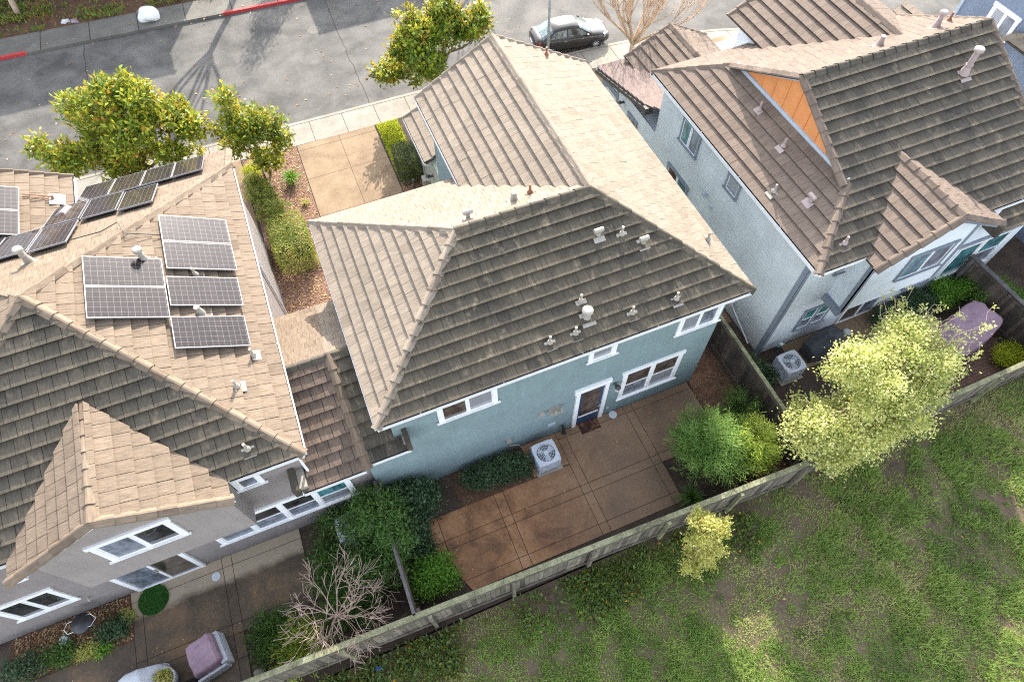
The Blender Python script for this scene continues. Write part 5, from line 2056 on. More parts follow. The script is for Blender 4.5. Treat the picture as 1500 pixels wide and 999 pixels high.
def feathery(label, base, H, R, n, leaf, seed, group=None, lean=(0, 0), per=70, L=.11, W=.012, name='feathery_shrub'):
    """arching stems with fine needle leaves along them"""
    rn = random.Random(seed)
    rng = np.random.default_rng(seed)
    T = thing(name, label, 'shrub', base, group)
    m = MB()
    vs, ts = [], []
    for i in range(n):
        a = rn.uniform(0, 2 * math.pi)
        k = rn.random() ** .6
        h = H * rn.uniform(.55, 1.05) * (1 - .25 * k)
        d = Vector((math.cos(a), math.sin(a), 0))
        b = Vector(base) + d * rn.uniform(0, .22)
        pts = []
        for j in range(7):
            t = j / 6
            pts.append(b + d * (R * k * t ** 1.4) + Vector((lean[0] * t, lean[1] * t, h * (t ** .8) * (1 - .22 * k * t * t))))
        m.tube(pts, [.012 - .009 * j / 6 for j in range(7)], 4, cap=False)
        A = np.array([tuple(p) for p in pts])
        tt = rng.uniform(.25, 1, per) * 5.999
        i0 = tt.astype(int)
        f = (tt - i0)[:, None]
        pos = A[i0] * (1 - f) + A[i0 + 1] * f + rng.normal(size=(per, 3)) * .09
        ax = rng.normal(size=(per, 3)) * .7 + np.array([d.x * .6, d.y * .6, .35])
        ax /= np.linalg.norm(ax, axis=1)[:, None]
        sv = np.cross(ax, rng.normal(size=(per, 3)))
        sv /= np.linalg.norm(sv, axis=1)[:, None] + 1e-9
        ln = rng.uniform(.6, 1.4, per) * L
        s = sv * W * .5
        q = np.stack([pos - s * .6, pos + s * .6, pos + ax * ln[:, None] + s, pos + ax * ln[:, None] - s], 1).reshape(-1, 3)
        vs.append(q)
        c = np.clip(rn.gauss(.5, .2), 0, 1)
        ts.append(np.clip(c + rng.normal(0, .15, per), 0, 1))
    obj('stem', m, BARK, T)
    v = np.concatenate(vs)
    v[:, 2] = np.maximum(v[:, 2], base[2] + .01)
    raw_mesh('foliage', v, 4, np.concatenate(ts), leaf, T, base)
    return T


feathery('feathery deep green shrub at the right end of the patio', (8.3, 4.75, 0), 2.9, 1.2, 230, L_FEATH, 611, per=105, L=.15, W=.018)
feathery('feathery lime green shrub between the patio and the pale tree', (9.4, 4.3, 0), 2.7, .85, 150, L_LIME, 612, per=105, L=.13, W=.018)
feathery('feathery green shrub by the side yard fence', (10.2, 5.6, 0), 1.6, .75, 60, L_MID, 613, per=80, L=.1, W=.016)
spiky('grass_clump', 'arching grassy clump at the patio corner by the back fence', 'plant', (7.35, 3.75, 0), 170, .75, .016, L_MID, 614)
tree('yellow_bush', 'yellow leaved young tree outside the fence at the edge of the field', 'tree', (6.75, 2.4, 0),
      [(6.35, 2.35, 2.5, .5, .42, .5), (6.1, 2.15, 2.0, .45, .4, .45), (6.65, 2.45, 2.6, .4, .36, .42), (6.4, 2.6, 2.95, .34, .32, .34), (6.0, 1.95, 1.5, .45, .4, .4), (6.5, 2.0, 1.0, .5, .4, .35)],
      L_YELLOW, .035, 620, 12, .085, .042, 615, lump=(7, .42), cl_r=.06, tone=(.55, .2))
SB = 'shrubs against the rear wall'
shrub('dark_shrub', 'low spreading dark green shrub under the teal wall, left of the air conditioner', 'shrub', (2.1, 6.95, 0), [(1.7, 6.9, .3, .65, .42, .42), (2.4, 6.85, .32, .62, .42, .42), (2.85, 6.75, .28, .35, .35, .34), (1.25, 7.0, .25, .4, .3, .3)], L_DARK, 900, 12, .07, .03, 621, SB, cl_r=.08, tone=(.5, .22))
shrub('dark_shrub', 'tall glossy dark shrub in the corner between fence and teal wall', 'shrub', (-.75, 6.75, 0), [(-.7, 6.75, .8, .62, .55, .7), (-.95, 6.1, .6, .5, .55, .55), (-.35, 6.9, .55, .45, .4, .5), (-1.0, 7.0, .9, .4, .4, .5), (-1.0, 5.4, .35, .4, .5, .35)], L_DARK, 1000, 11, .10, .05, 622, SB, cl_r=.12, tone=(.42, .24), stem_r=.03)
shrub('dark_shrub', 'leafy shrub hanging over the grey capped fence in front of the left windows', 'shrub', (-2.2, 6.3, 0), [(-2.3, 6.6, 1.0, .6, .55, .7), (-1.6, 6.5, 1.75, .6, .6, .45), (-1.45, 5.7, 1.6, .45, .5, .4), (-1.9, 7.1, 1.5, .4, .35, .4), (-3.1, 7.2, .5, .5, .3, .5), (-2.4, 5.5, .8, .55, .6, .6), (-3.6, 6.2, .35, .5, .6, .35), (-1.9, 5.2, .8, .4, .5, .6)], L_MID, 1500, 11, .14, .035, 623, SB, cl_r=.13, tone=(.38, .22), stem_r=.03)
shrub('round_bush', 'bright green rounded bush beside the orange patio corner', 'shrub', (-.78, 4.55, 0), rblobs((-.78, 4.55, .5), (.62, .6, .5), 6, 624, .6), L_BRIGHT, 560, 12, .085, .04, 625, cl_r=.09, tone=(.42, .2))
feathery('straggly dark green perennial below the pinkish bare tree', (-3.3, 5.0, 0), .95, 1.0, 110, L_MID, 626, per=60, L=.16, W=.02)
feathery('yellow green feathery plant at the foot of the back fence by the bare tree', (-4.9, 4.25, 0), .7, .75, 80, L_LIME, 627, per=60, L=.1, W=.016)
feathery('low green weeds beside the left patio edge', (-5.5, 4.8, 0), .5, .8, 90, L_MID, 628, per=60, L=.13, W=.02)
# bed under the left house window
for i, (x, y, r, h, lf, lab) in enumerate(((-9.75, 6.7, .42, .4, L_DARK, 'blue green leafy perennial in the bed by the left patio'), (-11.2, 6.6, .42, .42, L_MID, 'green perennial with yellow leaves below the far left window'),
                                         (-12.2, 6.6, .55, .55, L_DARK, 'straggly grey green shrub at the left edge of the picture'), (-10.5, 6.45, .28, .25, L_YELLOW, 'small yellow green plant in the middle of the bed'), (-9.45, 6.95, .2, .16, L_YELLOW, 'tiny yellow green plant at the right end of the bed'),
                                         (-10.15, 6.35, .22, .2, L_BRIGHT, 'small bright green plant on the bed edge'))):
    shrub('perennial', lab, 'plant', (x, y, 0), rblobs((x, y, h * .5), (r * 1.05, r * .75, h * .6), 5, 630 + i, .3), lf, int(150 * r / .4), 10, .085, .034, 640 + i, 'plants in the left bed', cl_r=.07)
# right garden
for i, (x, y, rx, ry, h, lf, lab) in enumerate(((19.95, 6.85, .65, .5, .95, L_BRIGHT, 'bright green round bush below the teal window'), (21.2, 6.4, .75, .75, 1.15, L_BRIGHT, 'big bright green bush in front of the dark fence'),
                                              (21.6, 5.3, .7, .75, 1.1, L_BRIGHT, 'bright green bush at the right picture edge'), (18.6, 6.85, .75, .45, .75, L_DARK, 'dark bronze shrub under the low window of the pale house'),
                                              (17.45, 6.75, .7, .45, .65, L_DARK, 'dark leafy shrub beside the sliding door of the pale house'), (20.3, 3.85, .75, .5, .6, L_LAWN, 'low lime green mound behind the right fence'))):
    shrub('garden_bush', lab, 'shrub', (x, y, 0), rblobs((x, y, h * .55), (rx, ry, h * .5), 6, 650 + i, .5), lf, 700, 12, .07, .03, 660 + i, 'bushes round the right garden', cl_r=.09, tone=(.45, .2))
shrub('ivy_clump', 'ivy at the corner foot of the pale siding wall', 'plant', (11.6, 7.0, 0), [(11.6, 7.1, .25, .5, .6, .3), (11.3, 6.2, .3, .35, .5, .35), (11.9, 6.6, .2, .4, .4, .25)], L_DARK, 420, 11, .07, .045, 671, cl_r=.08, tone=(.55, .2))
feathery('weedy green plants under the pale tree', (15.4, 3.9, 0), .8, .8, 60, L_MID, 672, per=60, L=.12, W=.02)
# brambles along the outside of the fence
def brambles():
    n = 2000
    x = RNG.uniform(-7, 8.6, n)
    y = 3.04 - .03 * x - RNG.random(n) ** 1.6 * 1.15
    dens = fbm(x, y, .8, 91, 3)
    k = RNG.random(n) < np.clip((dens - .45) * 4.5, .06, 1)
    x = x[k]
    n = len(x)
    y = y[k]
    per = 9
    xx = np.repeat(x, per) + RNG.normal(0, .09, n * per)
    yy = np.minimum(np.repeat(y, per) + RNG.normal(0, .09, n * per), 3.2 - .03 * np.repeat(x, per))
    zz = field_h(xx, yy) + RNG.uniform(.02, .17, n * per)
    t = np.clip(RNG.normal(.42, .25, n * per), 0, 1)
    v = blades(xx, yy, zz, RNG.uniform(.06, .12, n * per), RNG.uniform(.045, .085, n * per), t, 1.0)
    o = raw_mesh('brambles', v, 4, t, L_BRAMBLE)
    tag(o, 'tangled brambles and weeds along the outer foot of the back fence', 'brambles')
    o['kind'] = 'stuff'


brambles()

# ================================================================== THINGS
def local_obj(name, mb, mat, parent, **k):
    return obj(name, mb, mat, parent, **k)


def car():
    T = thing('car', 'black four door saloon parked at the near kerb', 'car', (13.72, 26.62, -.12), rotz=rad(-7))
    T.scale = (.87, .87, .90)
    # stations: x, half width, top height
    st = [(-2.26, .62, .74, .34), (-2.2, .76, .93, .28), (-1.95, .85, 1.0, .22), (-1.5, .89, 1.0, .19), (-.8, .90, .97, .18), (0, .905, .95, .18), (.8, .90, .93, .18), (1.25, .89, .90, .19), (1.75, .86, .82, .2), (2.1, .77, .72, .24), (2.25, .62, .60, .32)]
    m = MB()
    rings = []
    for x, w, zt, zb in st:
        half = [(0, zb), (w * .86, zb), (w * .985, zb + .12), (w, (zb + zt) / 2 + .02), (w * .965, zt - .09), (w * .88, zt - .01), (w * .5, zt + .025), (0, zt + .035)]
        ring = half + [(-a, b) for a, b in half[-2:0:-1]]
        rings.append([(x, a, b) for a, b in ring])
    n = len(rings[0])
    vs = [p for r in rings for p in r]
    fs = []
    for i in range(len(rings) - 1):
        for k in range(n):
            fs.append((i * n + k, (i + 1) * n + k, (i + 1) * n + (k + 1) % n, i * n + (k + 1) % n))
    fs.append(tuple(range(n)))
    fs.append(tuple(range((len(rings) - 1) * n, len(rings) * n))[::-1])
    m.mesh(vs, [f[::-1] for f in fs])
    b = obj('body', m, CARPAINT, T, smooth=True)
    s = b.modifiers.new('sub', 'SUBSURF')
    s.levels = s.render_levels = 1
    # cabin: rings across the car from rear to front
    zb = .9
    cab = [(-1.92, .70, .97, .70), (-1.12, .62, 1.36, .74), (-.75, .60, 1.425, .76), (-.1, .60, 1.44, .77), (.28, .585, 1.40, .77), (1.12, .70, .94, .74)]
    m = MB()
    vs = []
    for x, wt, zt, wb in cab:
        vs += [(x, -wb - .06, zb), (x, -wt - .035, zt - .07), (x, -wt * .82, zt - .01), (x, 0, zt + .02), (x, wt * .82, zt - .01), (x, wt + .035, zt - .07), (x, wb + .06, zb)]
    k = 7
    fs = []
    for i in range(len(cab) - 1):
        for j in range(k - 1):
            fs.append((i * k + j, (i + 1) * k + j, (i + 1) * k + j + 1, i * k + j + 1))
    m.mesh(vs, [f[::-1] for f in fs])
    c = obj('roof', m, CARPAINT, T, smooth=True)

    def cp(x, j):
        xs = [q[0] for q in cab]
        i = max(0, min(len(cab) - 2, sum(1 for q in xs if q <= x) - 1))
        t = (x - xs[i]) / (xs[i + 1] - xs[i])
        return Vector(vs[i * k + j]).lerp(Vector(vs[(i + 1) * k + j]), t)
    up = Vector((0, 0, .012))
    # front and rear screens
    for nm, xa, xb, mt, o in (('windscreen', 1.0, .34, GL_CARSKY, Vector((.012, 0, .012))), ('rear_window', -1.8, -1.18, GL_CARSKY, Vector((-.012, 0, .012)))):
        g = MB()
        lo = [cp(xa, j) for j in (1, 2, 3, 4, 5)]
        hi = [cp(xb, j) for j in (1, 2, 3, 4, 5)]
        for j in range(4):
            q = [lo[j] + o, lo[j + 1] + o, hi[j + 1] + o, hi[j] + o]
            q = q if (q[1] - q[0]).cross(q[2] - q[0]).z > 0 else q[::-1]
            g.face(q)
            g.face([p - o * .7 for p in q[::-1]])
        obj(nm, g, mt, T)
    for s in (0, 1):
        j0, j1 = (0, 1) if s == 0 else (6, 5)
        sy = Vector((0, -.012 if s == 0 else .012, .004))
        for xa, xb, xc, xd in ((-1.42, -.42, -.42, -1.12), (-.34, .88, .36, -.34)):
            g = MB()
            a, b_, c2, d2 = cp(xa, j0).lerp(cp(xa, j1), .18) + sy, cp(xb, j0).lerp(cp(xb, j1), .18) + sy, cp(xc, j0).lerp(cp(xc, j1), .93) + sy, cp(xd, j0).lerp(cp(xd, j1), .93) + sy
            q = [a, b_, c2, d2]
            nn = (b_ - a).cross(c2 - a)
            q = q if (nn.y < 0) == (s == 0) else q[::-1]
            g.face(q)
            g.face([p - sy * .6 for p in q[::-1]])
            obj('side_window', g, GL_CAR, T)
    for x in (-1.36, 1.34):
        for s in (-1, 1):
            g = MB()
            prof = [(.20, -.1), (.31, -.09), (.325, 0), (.31, .09), (.20, .1)]
            base = len(g.v)
            for (r, t) in prof:
                for q in range(22):
                    a = 2 * math.pi * q / 22
                    g.v.append((x + r * math.cos(a), s * .80 + t, .325 + r * math.sin(a)))
            for i in range(4):
                for q in range(22):
                    g.f.append((base + i * 22 + q, base + i * 22 + (q + 1) % 22, base + (i + 1) * 22 + (q + 1) % 22, base + (i + 1) * 22 + q))
                    g.r.append(.5)
                    g.uv.append(None)
            wh = obj('wheel', g, RUBBER, T, smooth=True)
            g = MB()
            y = s * .89
            g.tube([(x, s * .80, .325), (x, s * .885, .325)], .05, 10)
            for q in range(10):
                a = 2 * math.pi * q / 10
                e = Vector((math.cos(a), 0, math.sin(a)))
                g.tube([Vector((x, s * .885, .325)) + e * .03, Vector((x, s * .88, .325)) + e * .205], [.022, .016], 5)
            ring = [(x + .208 * math.cos(2 * math.pi * q / 20), s * .875, .325 + .208 * math.sin(2 * math.pi * q / 20)) for q in range(21)]
            g.tube(ring, .016, 5)
            obj('rim', g, CHROME, wh)
            g = MB()
            g.tube([(x, s * .70, .325), (x, s * .86, .325)], .2, 18)
            obj('brake_disc', g, BLACK, wh)
            g = MB()
            pts = [(x + .385 * math.cos(a), s * .893, .33 + .385 * math.sin(a)) for a in [math.pi * q / 12 for q in range(13)]]
            g.tube(pts, .022, 5)
            obj('wheel_arch', g, BLACK, T)
    for s in (-1, 1):
        g = MB()
        g.hexa([(-2.24, s * .55, .70), (-2.02, s * .87, .72), (-2.02, s * .80, .74), (-2.16, s * .5, .74), (-2.20, s * .55, .9), (-1.98, s * .86, .9), (-1.98, s * .78, .92), (-2.12, s * .5, .92)])
        obj('tail_lamp', g, TAIL, T)
        g = MB()
        g.hexa([(2.20, s * .45, .58), (1.86, s * .83, .62), (1.8, s * .7, .64), (2.1, s * .42, .6), (2.17, s * .45, .70), (1.82, s * .83, .78), (1.78, s * .7, .8), (2.08, s * .42, .72)])
        obj('headlight', g, LAMPGL, T)
        g = MB()
        g.hexa([(.72, s * .88, .92), (.86, s * .88, .92), (.84, s * 1.04, .94), (.74, s * 1.04, .94), (.72, s * .88, 1.04), (.84, s * .88, 1.03), (.82, s * 1.04, 1.05), (.74, s * 1.04, 1.06)])
        obj('wing_mirror', g, CARPAINT, T, bevel=.02)
        for x in (-.52, .46):
            g = MB()
            g.box(x - .1, x + .1, min(s * .89, s * .925), max(s * .89, s * .925), .79, .82)
            obj('handle', g, CHROME, T)
    g = MB()
    g.box(-2.30, -2.26, -.24, .24, .56, .68)
    obj('number_plate', g, WHITE, T)


car()


def ac_unit(label, loc):
    T = thing('air_conditioner', label, 'air conditioner', loc, 'air conditioning units behind the houses')
    x, y, z = loc
    b = MB()
    b.prism([(x + .35 * c, y + .35 * d) for c, d in ((-1, -.82), (-.82, -1), (.82, -1), (1, -.82), (1, .82), (.82, 1), (-.82, 1), (-1, .82))], z + .07, z + .70)
    obj('cabinet', b, ACDARK, T)
    f = MB()
    for i in range(14):
        zz = z + .12 + i * .041
        f.box(x - .362, x + .362, y - .362, y + .362, zz, zz + .015)
    f.box(x - .37, x - .29, y - .37, y - .29, z + .05, z + .72)
    f.box(x + .29, x + .37, y - .37, y - .29, z + .05, z + .72)
    f.box(x - .37, x - .29, y + .29, y + .37, z + .05, z + .72)
    f.box(x + .29, x + .37, y + .29, y + .37, z + .05, z + .72)
    obj('louvre', f, ACMET, T)
    t = MB()
    k = 28
    vs, fs = [], []
    for i in range(k):
        a = 2 * math.pi * (i + .5) / k
        c, s = math.cos(a), math.sin(a)
        p = (abs(c) ** 7 + abs(s) ** 7) ** (-1 / 7) * .39
        for r_, z_ in ((p, .69), (p * .985, .745), (.30, .755), (.29, .70)):
            vs.append((x + c * r_, y + s * r_, z + z_))
    for i in range(k):
        j = (i + 1) % k
        for q in range(3):
            fs.append((i * 4 + q, j * 4 + q, j * 4 + q + 1, i * 4 + q + 1))
    t.mesh(vs, fs)
    obj('top_cover', t, ACMET, T, smooth=False)
    gr = MB()
    for i in range(16):
        a = 2 * math.pi * i / 16
        gr.tube([(x + .04 * math.cos(a), y + .04 * math.sin(a), z + .775), (x + .20 * math.cos(a), y + .20 * math.sin(a), z + .772), (x + .30 * math.cos(a), y + .30 * math.sin(a), z + .752)], .006, 4)
    for rr_ in (.09, .17, .25):
        gr.tube([(x + rr_ * math.cos(2 * math.pi * q / 24), y + rr_ * math.sin(2 * math.pi * q / 24), z + .774 - (rr_ > .2) * .01) for q in range(25)], .005, 4)
    gr.lathe((x, y, z + .77), [(.07, 0), (.07, .015), (.05, .02)], 16)
    obj('fan_grille', gr, ACMET, T)
    fb = MB()
    for i in range(3):
        a = 2 * math.pi * i / 3 + .5
        d = Vector((math.cos(a), math.sin(a), 0))
        e = Vector((-d.y, d.x, 0))
        c = Vector((x, y, z + .715))
        fb.hexa([c + d * .04 - e * .05 + Vector((0, 0, -.02)), c + d * .27 - e * .12 + Vector((0, 0, -.02)), c + d * .27 + e * .08 + Vector((0, 0, .012)), c + d * .04 + e * .04 + Vector((0, 0, .01)),
                 c + d * .04 - e * .05 + Vector((0, 0, -.015)), c + d * .27 - e * .12 + Vector((0, 0, -.015)), c + d * .27 + e * .08 + Vector((0, 0, .017)), c + d * .04 + e * .04 + Vector((0, 0, .015))])
    fb.lathe((x, y, z + .69), [(.06, 0), (.06, .05), (.04, .06)], 14)
    obj('fan', fb, ACMET, T)
    p = MB()
    p.box(x - .45, x + .45, y - .45, y + .45, z - .01, z + .06)
    obj('plinth', p, CONC_SW, T, bevel=.01)
    return T


ac_unit('pale air conditioning unit with fan grille on the patio by the teal wall', (3.65, 6.68, .03))
ac_unit('pale air conditioning unit half hidden behind the cream leaved tree, by the pale blue house', (12.74, 6.5, 0))
ac_unit('air conditioning unit overgrown by shrubs near the left house windows', (-2.72, 6.82, 0))

# street light pole
T = thing('street_lamp', 'grey street lamp post rising behind the parked car\'s boot', 'lamp post', (12.0, 25.4, 0))
m = MB()
m.tube([(12.0, 25.4, 0), (12.0, 25.4, 7.2)], [.07, .045], 12)
obj('post', m, POLE, T, smooth=True)
m = MB()
m.lathe((12.0, 25.4, 0), [(.17, 0), (.17, .18), (.11, .25), (.10, .3)], 14)
obj('base_cover', m, POLE, T)
m = MB()
m.tube([(12.0, 25.4, 7.1), (12.1, 25.9, 7.6), (12.25, 26.6, 7.75)], .04, 8)
obj('arm', m, POLE, T)
m = MB()
m.hexa([(12.13, 26.5, 7.65), (12.4, 26.5, 7.65), (12.45, 27.1, 7.68), (12.18, 27.1, 7.68), (12.16, 26.5, 7.78), (12.37, 26.5, 7.78), (12.42, 27.1, 7.75), (12.21, 27.1, 7.75)])
obj('lamp_head', m, POLE, T, bevel=.02)


def blob(name, label, cat, c, R, mat, seed, squash=.5, nz=.22, group=None, pts=None):
    """lumpy cloth or bag shape: a subdivided sphere pushed about"""
    bm = bmesh.new()
    bmesh.ops.create_icosphere(bm, subdivisions=4, radius=1)
    rn = random.Random(seed)
    ph = [(Vector((rn.gauss(0, 1), rn.gauss(0, 1), rn.gauss(0, 1))).normalized(), rn.uniform(2, 7), rn.uniform(0, 6)) for _ in range(9)]
    for v in bm.verts:
        d = v.co.normalized()
        k = 1 + sum(math.sin(d.dot(a) * f + o) for a, f, o in ph) * nz / 9
        v.co = Vector((d.x * R[0] * k, d.y * R[1] * k, max(d.z * R[2] * k, -R[2] * squash)))
    me = bpy.data.meshes.new(name)
    bm.to_mesh(me)
    bm.free()
    me.polygons.foreach_set('use_smooth', np.ones(len(me.polygons), dtype=bool))
    me.materials.append(mat)
    o = bpy.data.objects.new(name, me)
    COL.objects.link(o)
    o.location = (c[0], c[1], c[2] + R[2] * squash)
    return tag(o, label, cat, group)


T = blob('rubbish_bag', 'large white sack lying on the far pavement', 'bag', (-5.72, 37.15, .012), (.56, .48, .34), BAGW, 3, .6, .5)
m = MB()
m.tube([(-6.25, 37.35, .36), (-5.9, 37.3, .50), (-5.55, 37.38, .47), (-5.4, 37.5, .36)], .018, 6)
m.tube([(-5.9, 37.3, .50), (-5.75, 37.1, .52), (-5.78, 36.9, .42)], .014, 6)
WLOC[T.name] = Vector(T.location)
obj('seam', m, GREYTRIM, T)
blob('litter', 'pale blue scrap of rubbish at the foot of the planted bank', 'litter', (-9.9, 38.5, .03), (.2, .14, .1), GREYCOVER, 5, .5, .6)
blob('litter', 'pinkish scrap of rubbish beside the pale blue scrap on the bank', 'litter', (-9.45, 38.35, .03), (.2, .15, .09), MAUVE, 6, .5, .6)
blob('litter', 'crumpled blue bag lying in the brambles outside the back fence', 'litter', (-3.05, 2.9, .0), (.11, .08, .08), BLUEPL, 8, .5, .6)
blob('boulder', 'pale rounded stone at the foot of the back fence by the left patio', 'stone', (-6.15, 4.05, 0), (.17, .13, .16), CONC_SW, 9, .5, .3)

o = MB()
o.lathe((2.04, 32.88, -.119), [(.36, 0), (.36, .006), (.30, .010)], 28)
tag(obj('manhole_cover', o, CONC_FAR), 'round grey manhole cover in the road', 'manhole')
o = MB()
o.lathe((6.43, 7.32, .031), [(.14, 0), (.14, .012), (.1, .018)], 20)
tag(obj('drain_cover', o, GREYCOVER), 'small round grey drain cover on the patio beside the blue door', 'drain cover')
o = MB()
o.lathe((-6.88, 7.12, .031), [(.13, 0), (.13, .012), (.1, .018)], 20)
tag(obj('drain_cover', o, GREYCOVER), 'small round pale drain cover on the left patio', 'drain cover')
o = MB()
o.lathe((15.75, 7.0, .031), [(.15, 0), (.15, .05), (.1, .09)], 18)
tag(obj('drain_cover', o, GREYCOVER), 'round pale cover on the concrete by the right sliding door', 'drain cover')
o = MB()
o.box(5.17, 5.86, 7.06, 7.46, .031, .05)
tag(obj('doormat', o, MATBROWN, bevel=.005), 'dark brown doormat in front of the navy back door', 'doormat')
# round turf mat
n = 9000
a = RNG.uniform(0, 2 * np.pi, n)
r = np.sqrt(RNG.random(n)) * .43
T = thing('turf_mat', 'round green artificial turf mat in front of the left sliding door', 'mat', (-8.68, 7.15, .031))
o = MB()
o.lathe((-8.68, 7.15, .031), [(.43, 0), (.43, .018), (.42, .02)], 40)
obj('backing', o, TURF, T)
L_TURF = leaf_mat('turf_fibre', [(0, (.03, .11, .02)), (.5, (.05, .17, .03)), (1, (.09, .24, .05))], .2, .6)
v = blades(-8.68 + r * np.cos(a), 7.15 + r * np.sin(a), np.full(n, .048), RNG.uniform(.02, .04, n), RNG.uniform(.008, .016, n), a, .8)
raw_mesh('pile', v, 4, RNG.random(n), L_TURF, T, (-8.68, 7.15, .031))
# timber edge board
o = MB()
o.hexa([(-2.42, 24.4, 0), (-2.36, 24.4, 0), (-2.16, 22.3, 0), (-2.22, 22.3, 0), (-2.42, 24.4, .14), (-2.36, 24.4, .14), (-2.16, 22.3, .14), (-2.22, 22.3, .14)])
tag(obj('edging_board', o, FENCEW), 'low wooden edging board between the olive shrubs and the red mulch', 'edging')
o = MB()
o.tube([(3.42, 19.9, .01), (3.42, 19.9, .55)], .045, 8)
o.tube([(3.42, 19.9, .55), (3.42, 19.9, .6)], .06, 8)
tag(obj('bollard_light', o, FENCEW), 'short wooden post in the mulch below the cube hedge', 'post')


def drape(name, label, cat, c, prof, mat, rot, group=None, seed=1, wr=.012, res=.07, extra=None):
    """a cloth cover: prof = list of (x, z) silhouettes along local x for half widths: rows (x, halfwidth, ztop, zdrop)"""
    T = thing(name, label, cat, c, group, rotz=rot)
    xs = [p[0] for p in prof]
    rn = random.Random(seed)
    nx, ny = 34, 26
    vs, fs = [], []
    ph = [rn.uniform(0, 6) for _ in range(6)]
    for i in range(nx + 1):
        x = xs[0] + (xs[-1] - xs[0]) * i / nx
        hw = np.interp(x, xs, [p[1] for p in prof])
        zt = np.interp(x, xs, [p[2] for p in prof])
        for j in range(ny + 1):
            t = -1 + 2 * j / ny
            at = abs(t)
            if at < .62:
                y = t / .62 * hw
                z = zt - (at / .62) ** 2 * .03
            else:
                k = (at - .62) / .38
                y = math.copysign(hw + .05 * k + .03 * math.sin(x * 9 + ph[0]) * k, t)
                z = zt - .03 - k * (zt - .035)
            z += wr * 1.6 * (abs(math.sin(x * 4.3 + t * 3.1 + ph[5])) - .5 + abs(math.sin(x * 2.7 - t * 4.7 + ph[2])) * .8) * (1 if at < .62 else .5)
            y += wr * 1.4 * (abs(math.sin(x * 8.3 + ph[3])) - .5) * max(0, at - .5)
            z += wr * (math.sin(x * 7 + t * 5 + ph[1]) + math.sin(x * 13 - t * 9 + ph[2]) * .6 + math.sin(t * 15 + x * 3 + ph[3]) * .5)
            y += wr * .8 * math.sin(x * 11 + ph[4]) * at
            vs.append((x, y, max(z, .03)))
    for i in range(nx):
        for j in range(ny):
            a = i * (ny + 1) + j
            fs.append((a, a + ny + 1, a + ny + 2, a + 1))
    m = MB()
    m.mesh(vs, fs)
    # end walls
    for i in (0, nx):
        ring = [vs[i * (ny + 1) + j] for j in range(ny + 1)]
        m.face(ring if i else ring[::-1])
    o = obj('cover', m, mat, T, smooth=True)
    return T


T = drape('covered_chair', 'mauve cloth over a grey garden chair on the left patio', 'chair', (-7.3, 4.92, .03), [(-.42, .34, .55), (-.3, .4, .82), (.1, .42, .9), (.35, .4, .95), (.42, .36, .85)], MAUVE, rad(12), seed=3, wr=.02)
m = MB()
m.box(.3, .5, -.45, .45, .03, .6)
m.box(-.4, .4, -.52, -.44, .03, .5)
obj('frame', m, GREYCOVER, T, bevel=.05)
drape('covered_table', 'light grey weather cover over patio furniture at the bottom left edge', 'cover', (-9.2, 4.75, .03), [(-1.0, .3, .25), (-.6, .45, .55), (0, .5, .72), (.35, .42, .82), (.75, .3, .45), (.85, .22, .2)], GREYCOVER, rad(14), seed=4, wr=.022)
T = thing('planter', 'round grey planter with green leafy plant between the covers on the left patio', 'planter', (-8.42, 4.78, .03))
m = MB()
m.lathe((-8.42, 4.78, .03), [(.2, 0), (.26, .3), (.3, .5), (.3, .54), (.26, .55), (.25, .48)], 26)
obj('pot', m, GREYCOVER, T, smooth=True)
crown_mesh('foliage', [(-8.42, 4.78, .62, .2, .2, .1)], 130, 10, .06, .035, L_YELLOW, T, (-8.42, 4.78, .03), 77, cl_r=.05)
blob('rubbish_bag', 'shiny black bag beside the planter on the left patio', 'bag', (-7.95, 4.35, .03), (.35, .25, .25), BLACK, 12, .6, .5)
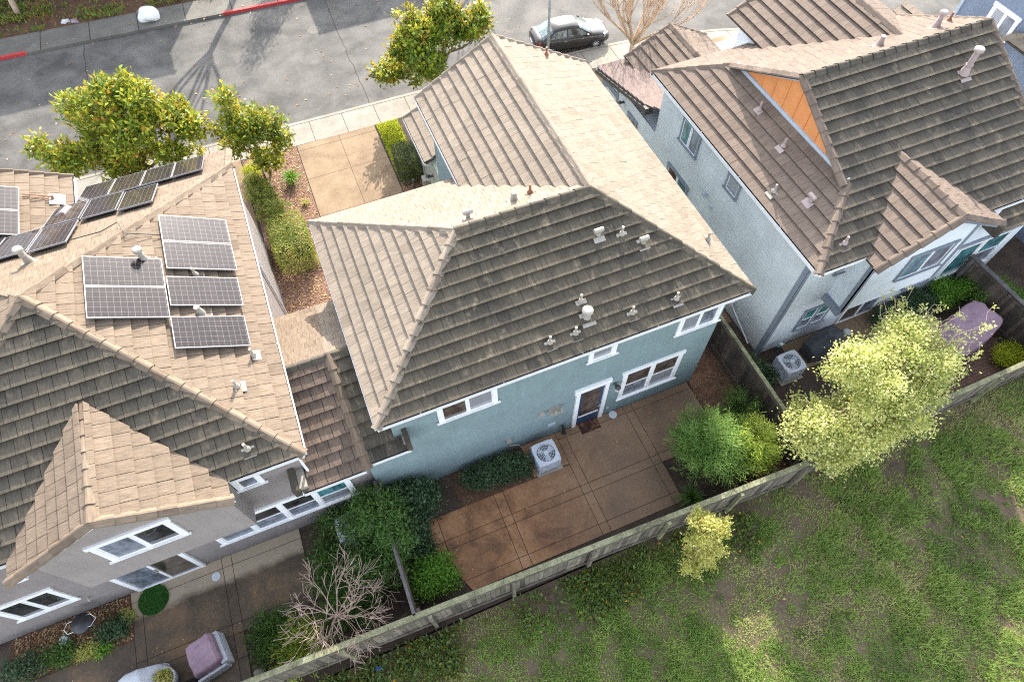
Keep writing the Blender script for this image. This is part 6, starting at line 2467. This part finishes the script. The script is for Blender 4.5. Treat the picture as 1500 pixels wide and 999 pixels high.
# barrow-like grill frame in the bed
T = thing('grill_cart', 'small black grill cart with chrome handle in the bed under the left window', 'grill', (-10.35, 7.05, 0))
m = MB()
m.lathe((-10.35, 7.05, .45), [(.12, 0), (.24, .08), (.28, .2), (.27, .26)], 22)
obj('bowl', m, BLACK, T, smooth=True)
for dx, dy in ((-.22, -.15), (.22, -.15), (-.22, .15), (.22, .15)):
    m = MB()
    m.tube([(-10.35 + dx * 1.2, 7.05 + dy * 1.2, .01), (-10.35 + dx * .8, 7.05 + dy * .8, .5)], .014, 6)
    obj('leg', m, CHROME, T)
m = MB()
m.tube([(-10.72, 6.9, .68), (-10.8, 7.05, .7), (-10.72, 7.2, .68), (-10.1, 7.22, .7), (-9.95, 7.05, .7), (-10.1, 6.88, .7), (-10.72, 6.9, .68)], .014, 6)
obj('handle', m, CHROME, T)
o = MB()
o.lathe((-11.1, 6.95, 0), [(.09, 0), (.12, .16), (.13, .22), (.11, .23)], 18)
tag(obj('flower_pot', o, GREYCOVER), 'pale round pot among the plants in the left bed', 'pot')
# right garden furniture
drape('covered_barbecue', 'charcoal weather cover over a barbecue against the pale blue wall', 'barbecue', (14.35, 6.78, .03), [(-.68, .26, .62), (-.4, .3, .85), (0, .33, 1.08), (.4, .3, .95), (.68, .24, .75)], DKCOVER, rad(4), seed=6, wr=.014)
drape('covered_sofa', 'large mauve weather cover over garden furniture on the brick paving', 'cover', (19.25, 5.25, .03), [(-1.1, .5, .62), (-.7, .62, .78), (0, .66, .86), (.6, .62, .98), (.95, .55, 1.02), (1.05, .5, .9)], MAUVE, rad(16), seed=7, wr=.03)
T = thing('garden_table', 'pale grey table partly hidden by the cream leaved tree', 'table', (16.15, 5.75, .0))
m = MB()
m.lathe((16.15, 5.75, .70), [(.52, 0), (.55, .015), (.55, .03), (.52, .04)], 32)
obj('tabletop', m, GREYCOVER, T)
for k in range(4):
    a = k * math.pi / 2 + .5
    m = MB()
    m.tube([(16.15 + .42 * math.cos(a), 5.75 + .42 * math.sin(a), 0), (16.15 + .3 * math.cos(a), 5.75 + .3 * math.sin(a), .7)], .02, 6)
    obj('leg', m, GREYCOVER, T)
T = thing('tap_stand', 'pale turquoise garden tap and hose fitting beside the right air conditioner', 'tap', (12.95, 7.3, 0))
m = MB()
m.tube([(12.95, 7.3, 0), (12.95, 7.3, .5)], .02, 8)
m.tube([(12.78, 7.26, .5), (13.1, 7.3, .5)], .03, 8)
obj('pipe', m, GL_TEAL, T)
m = MB()
m.lathe((12.95, 7.3, .5), [(.06, 0), (.07, .05), (.03, .1)], 12)
obj('valve', m, LAMPGL, T)
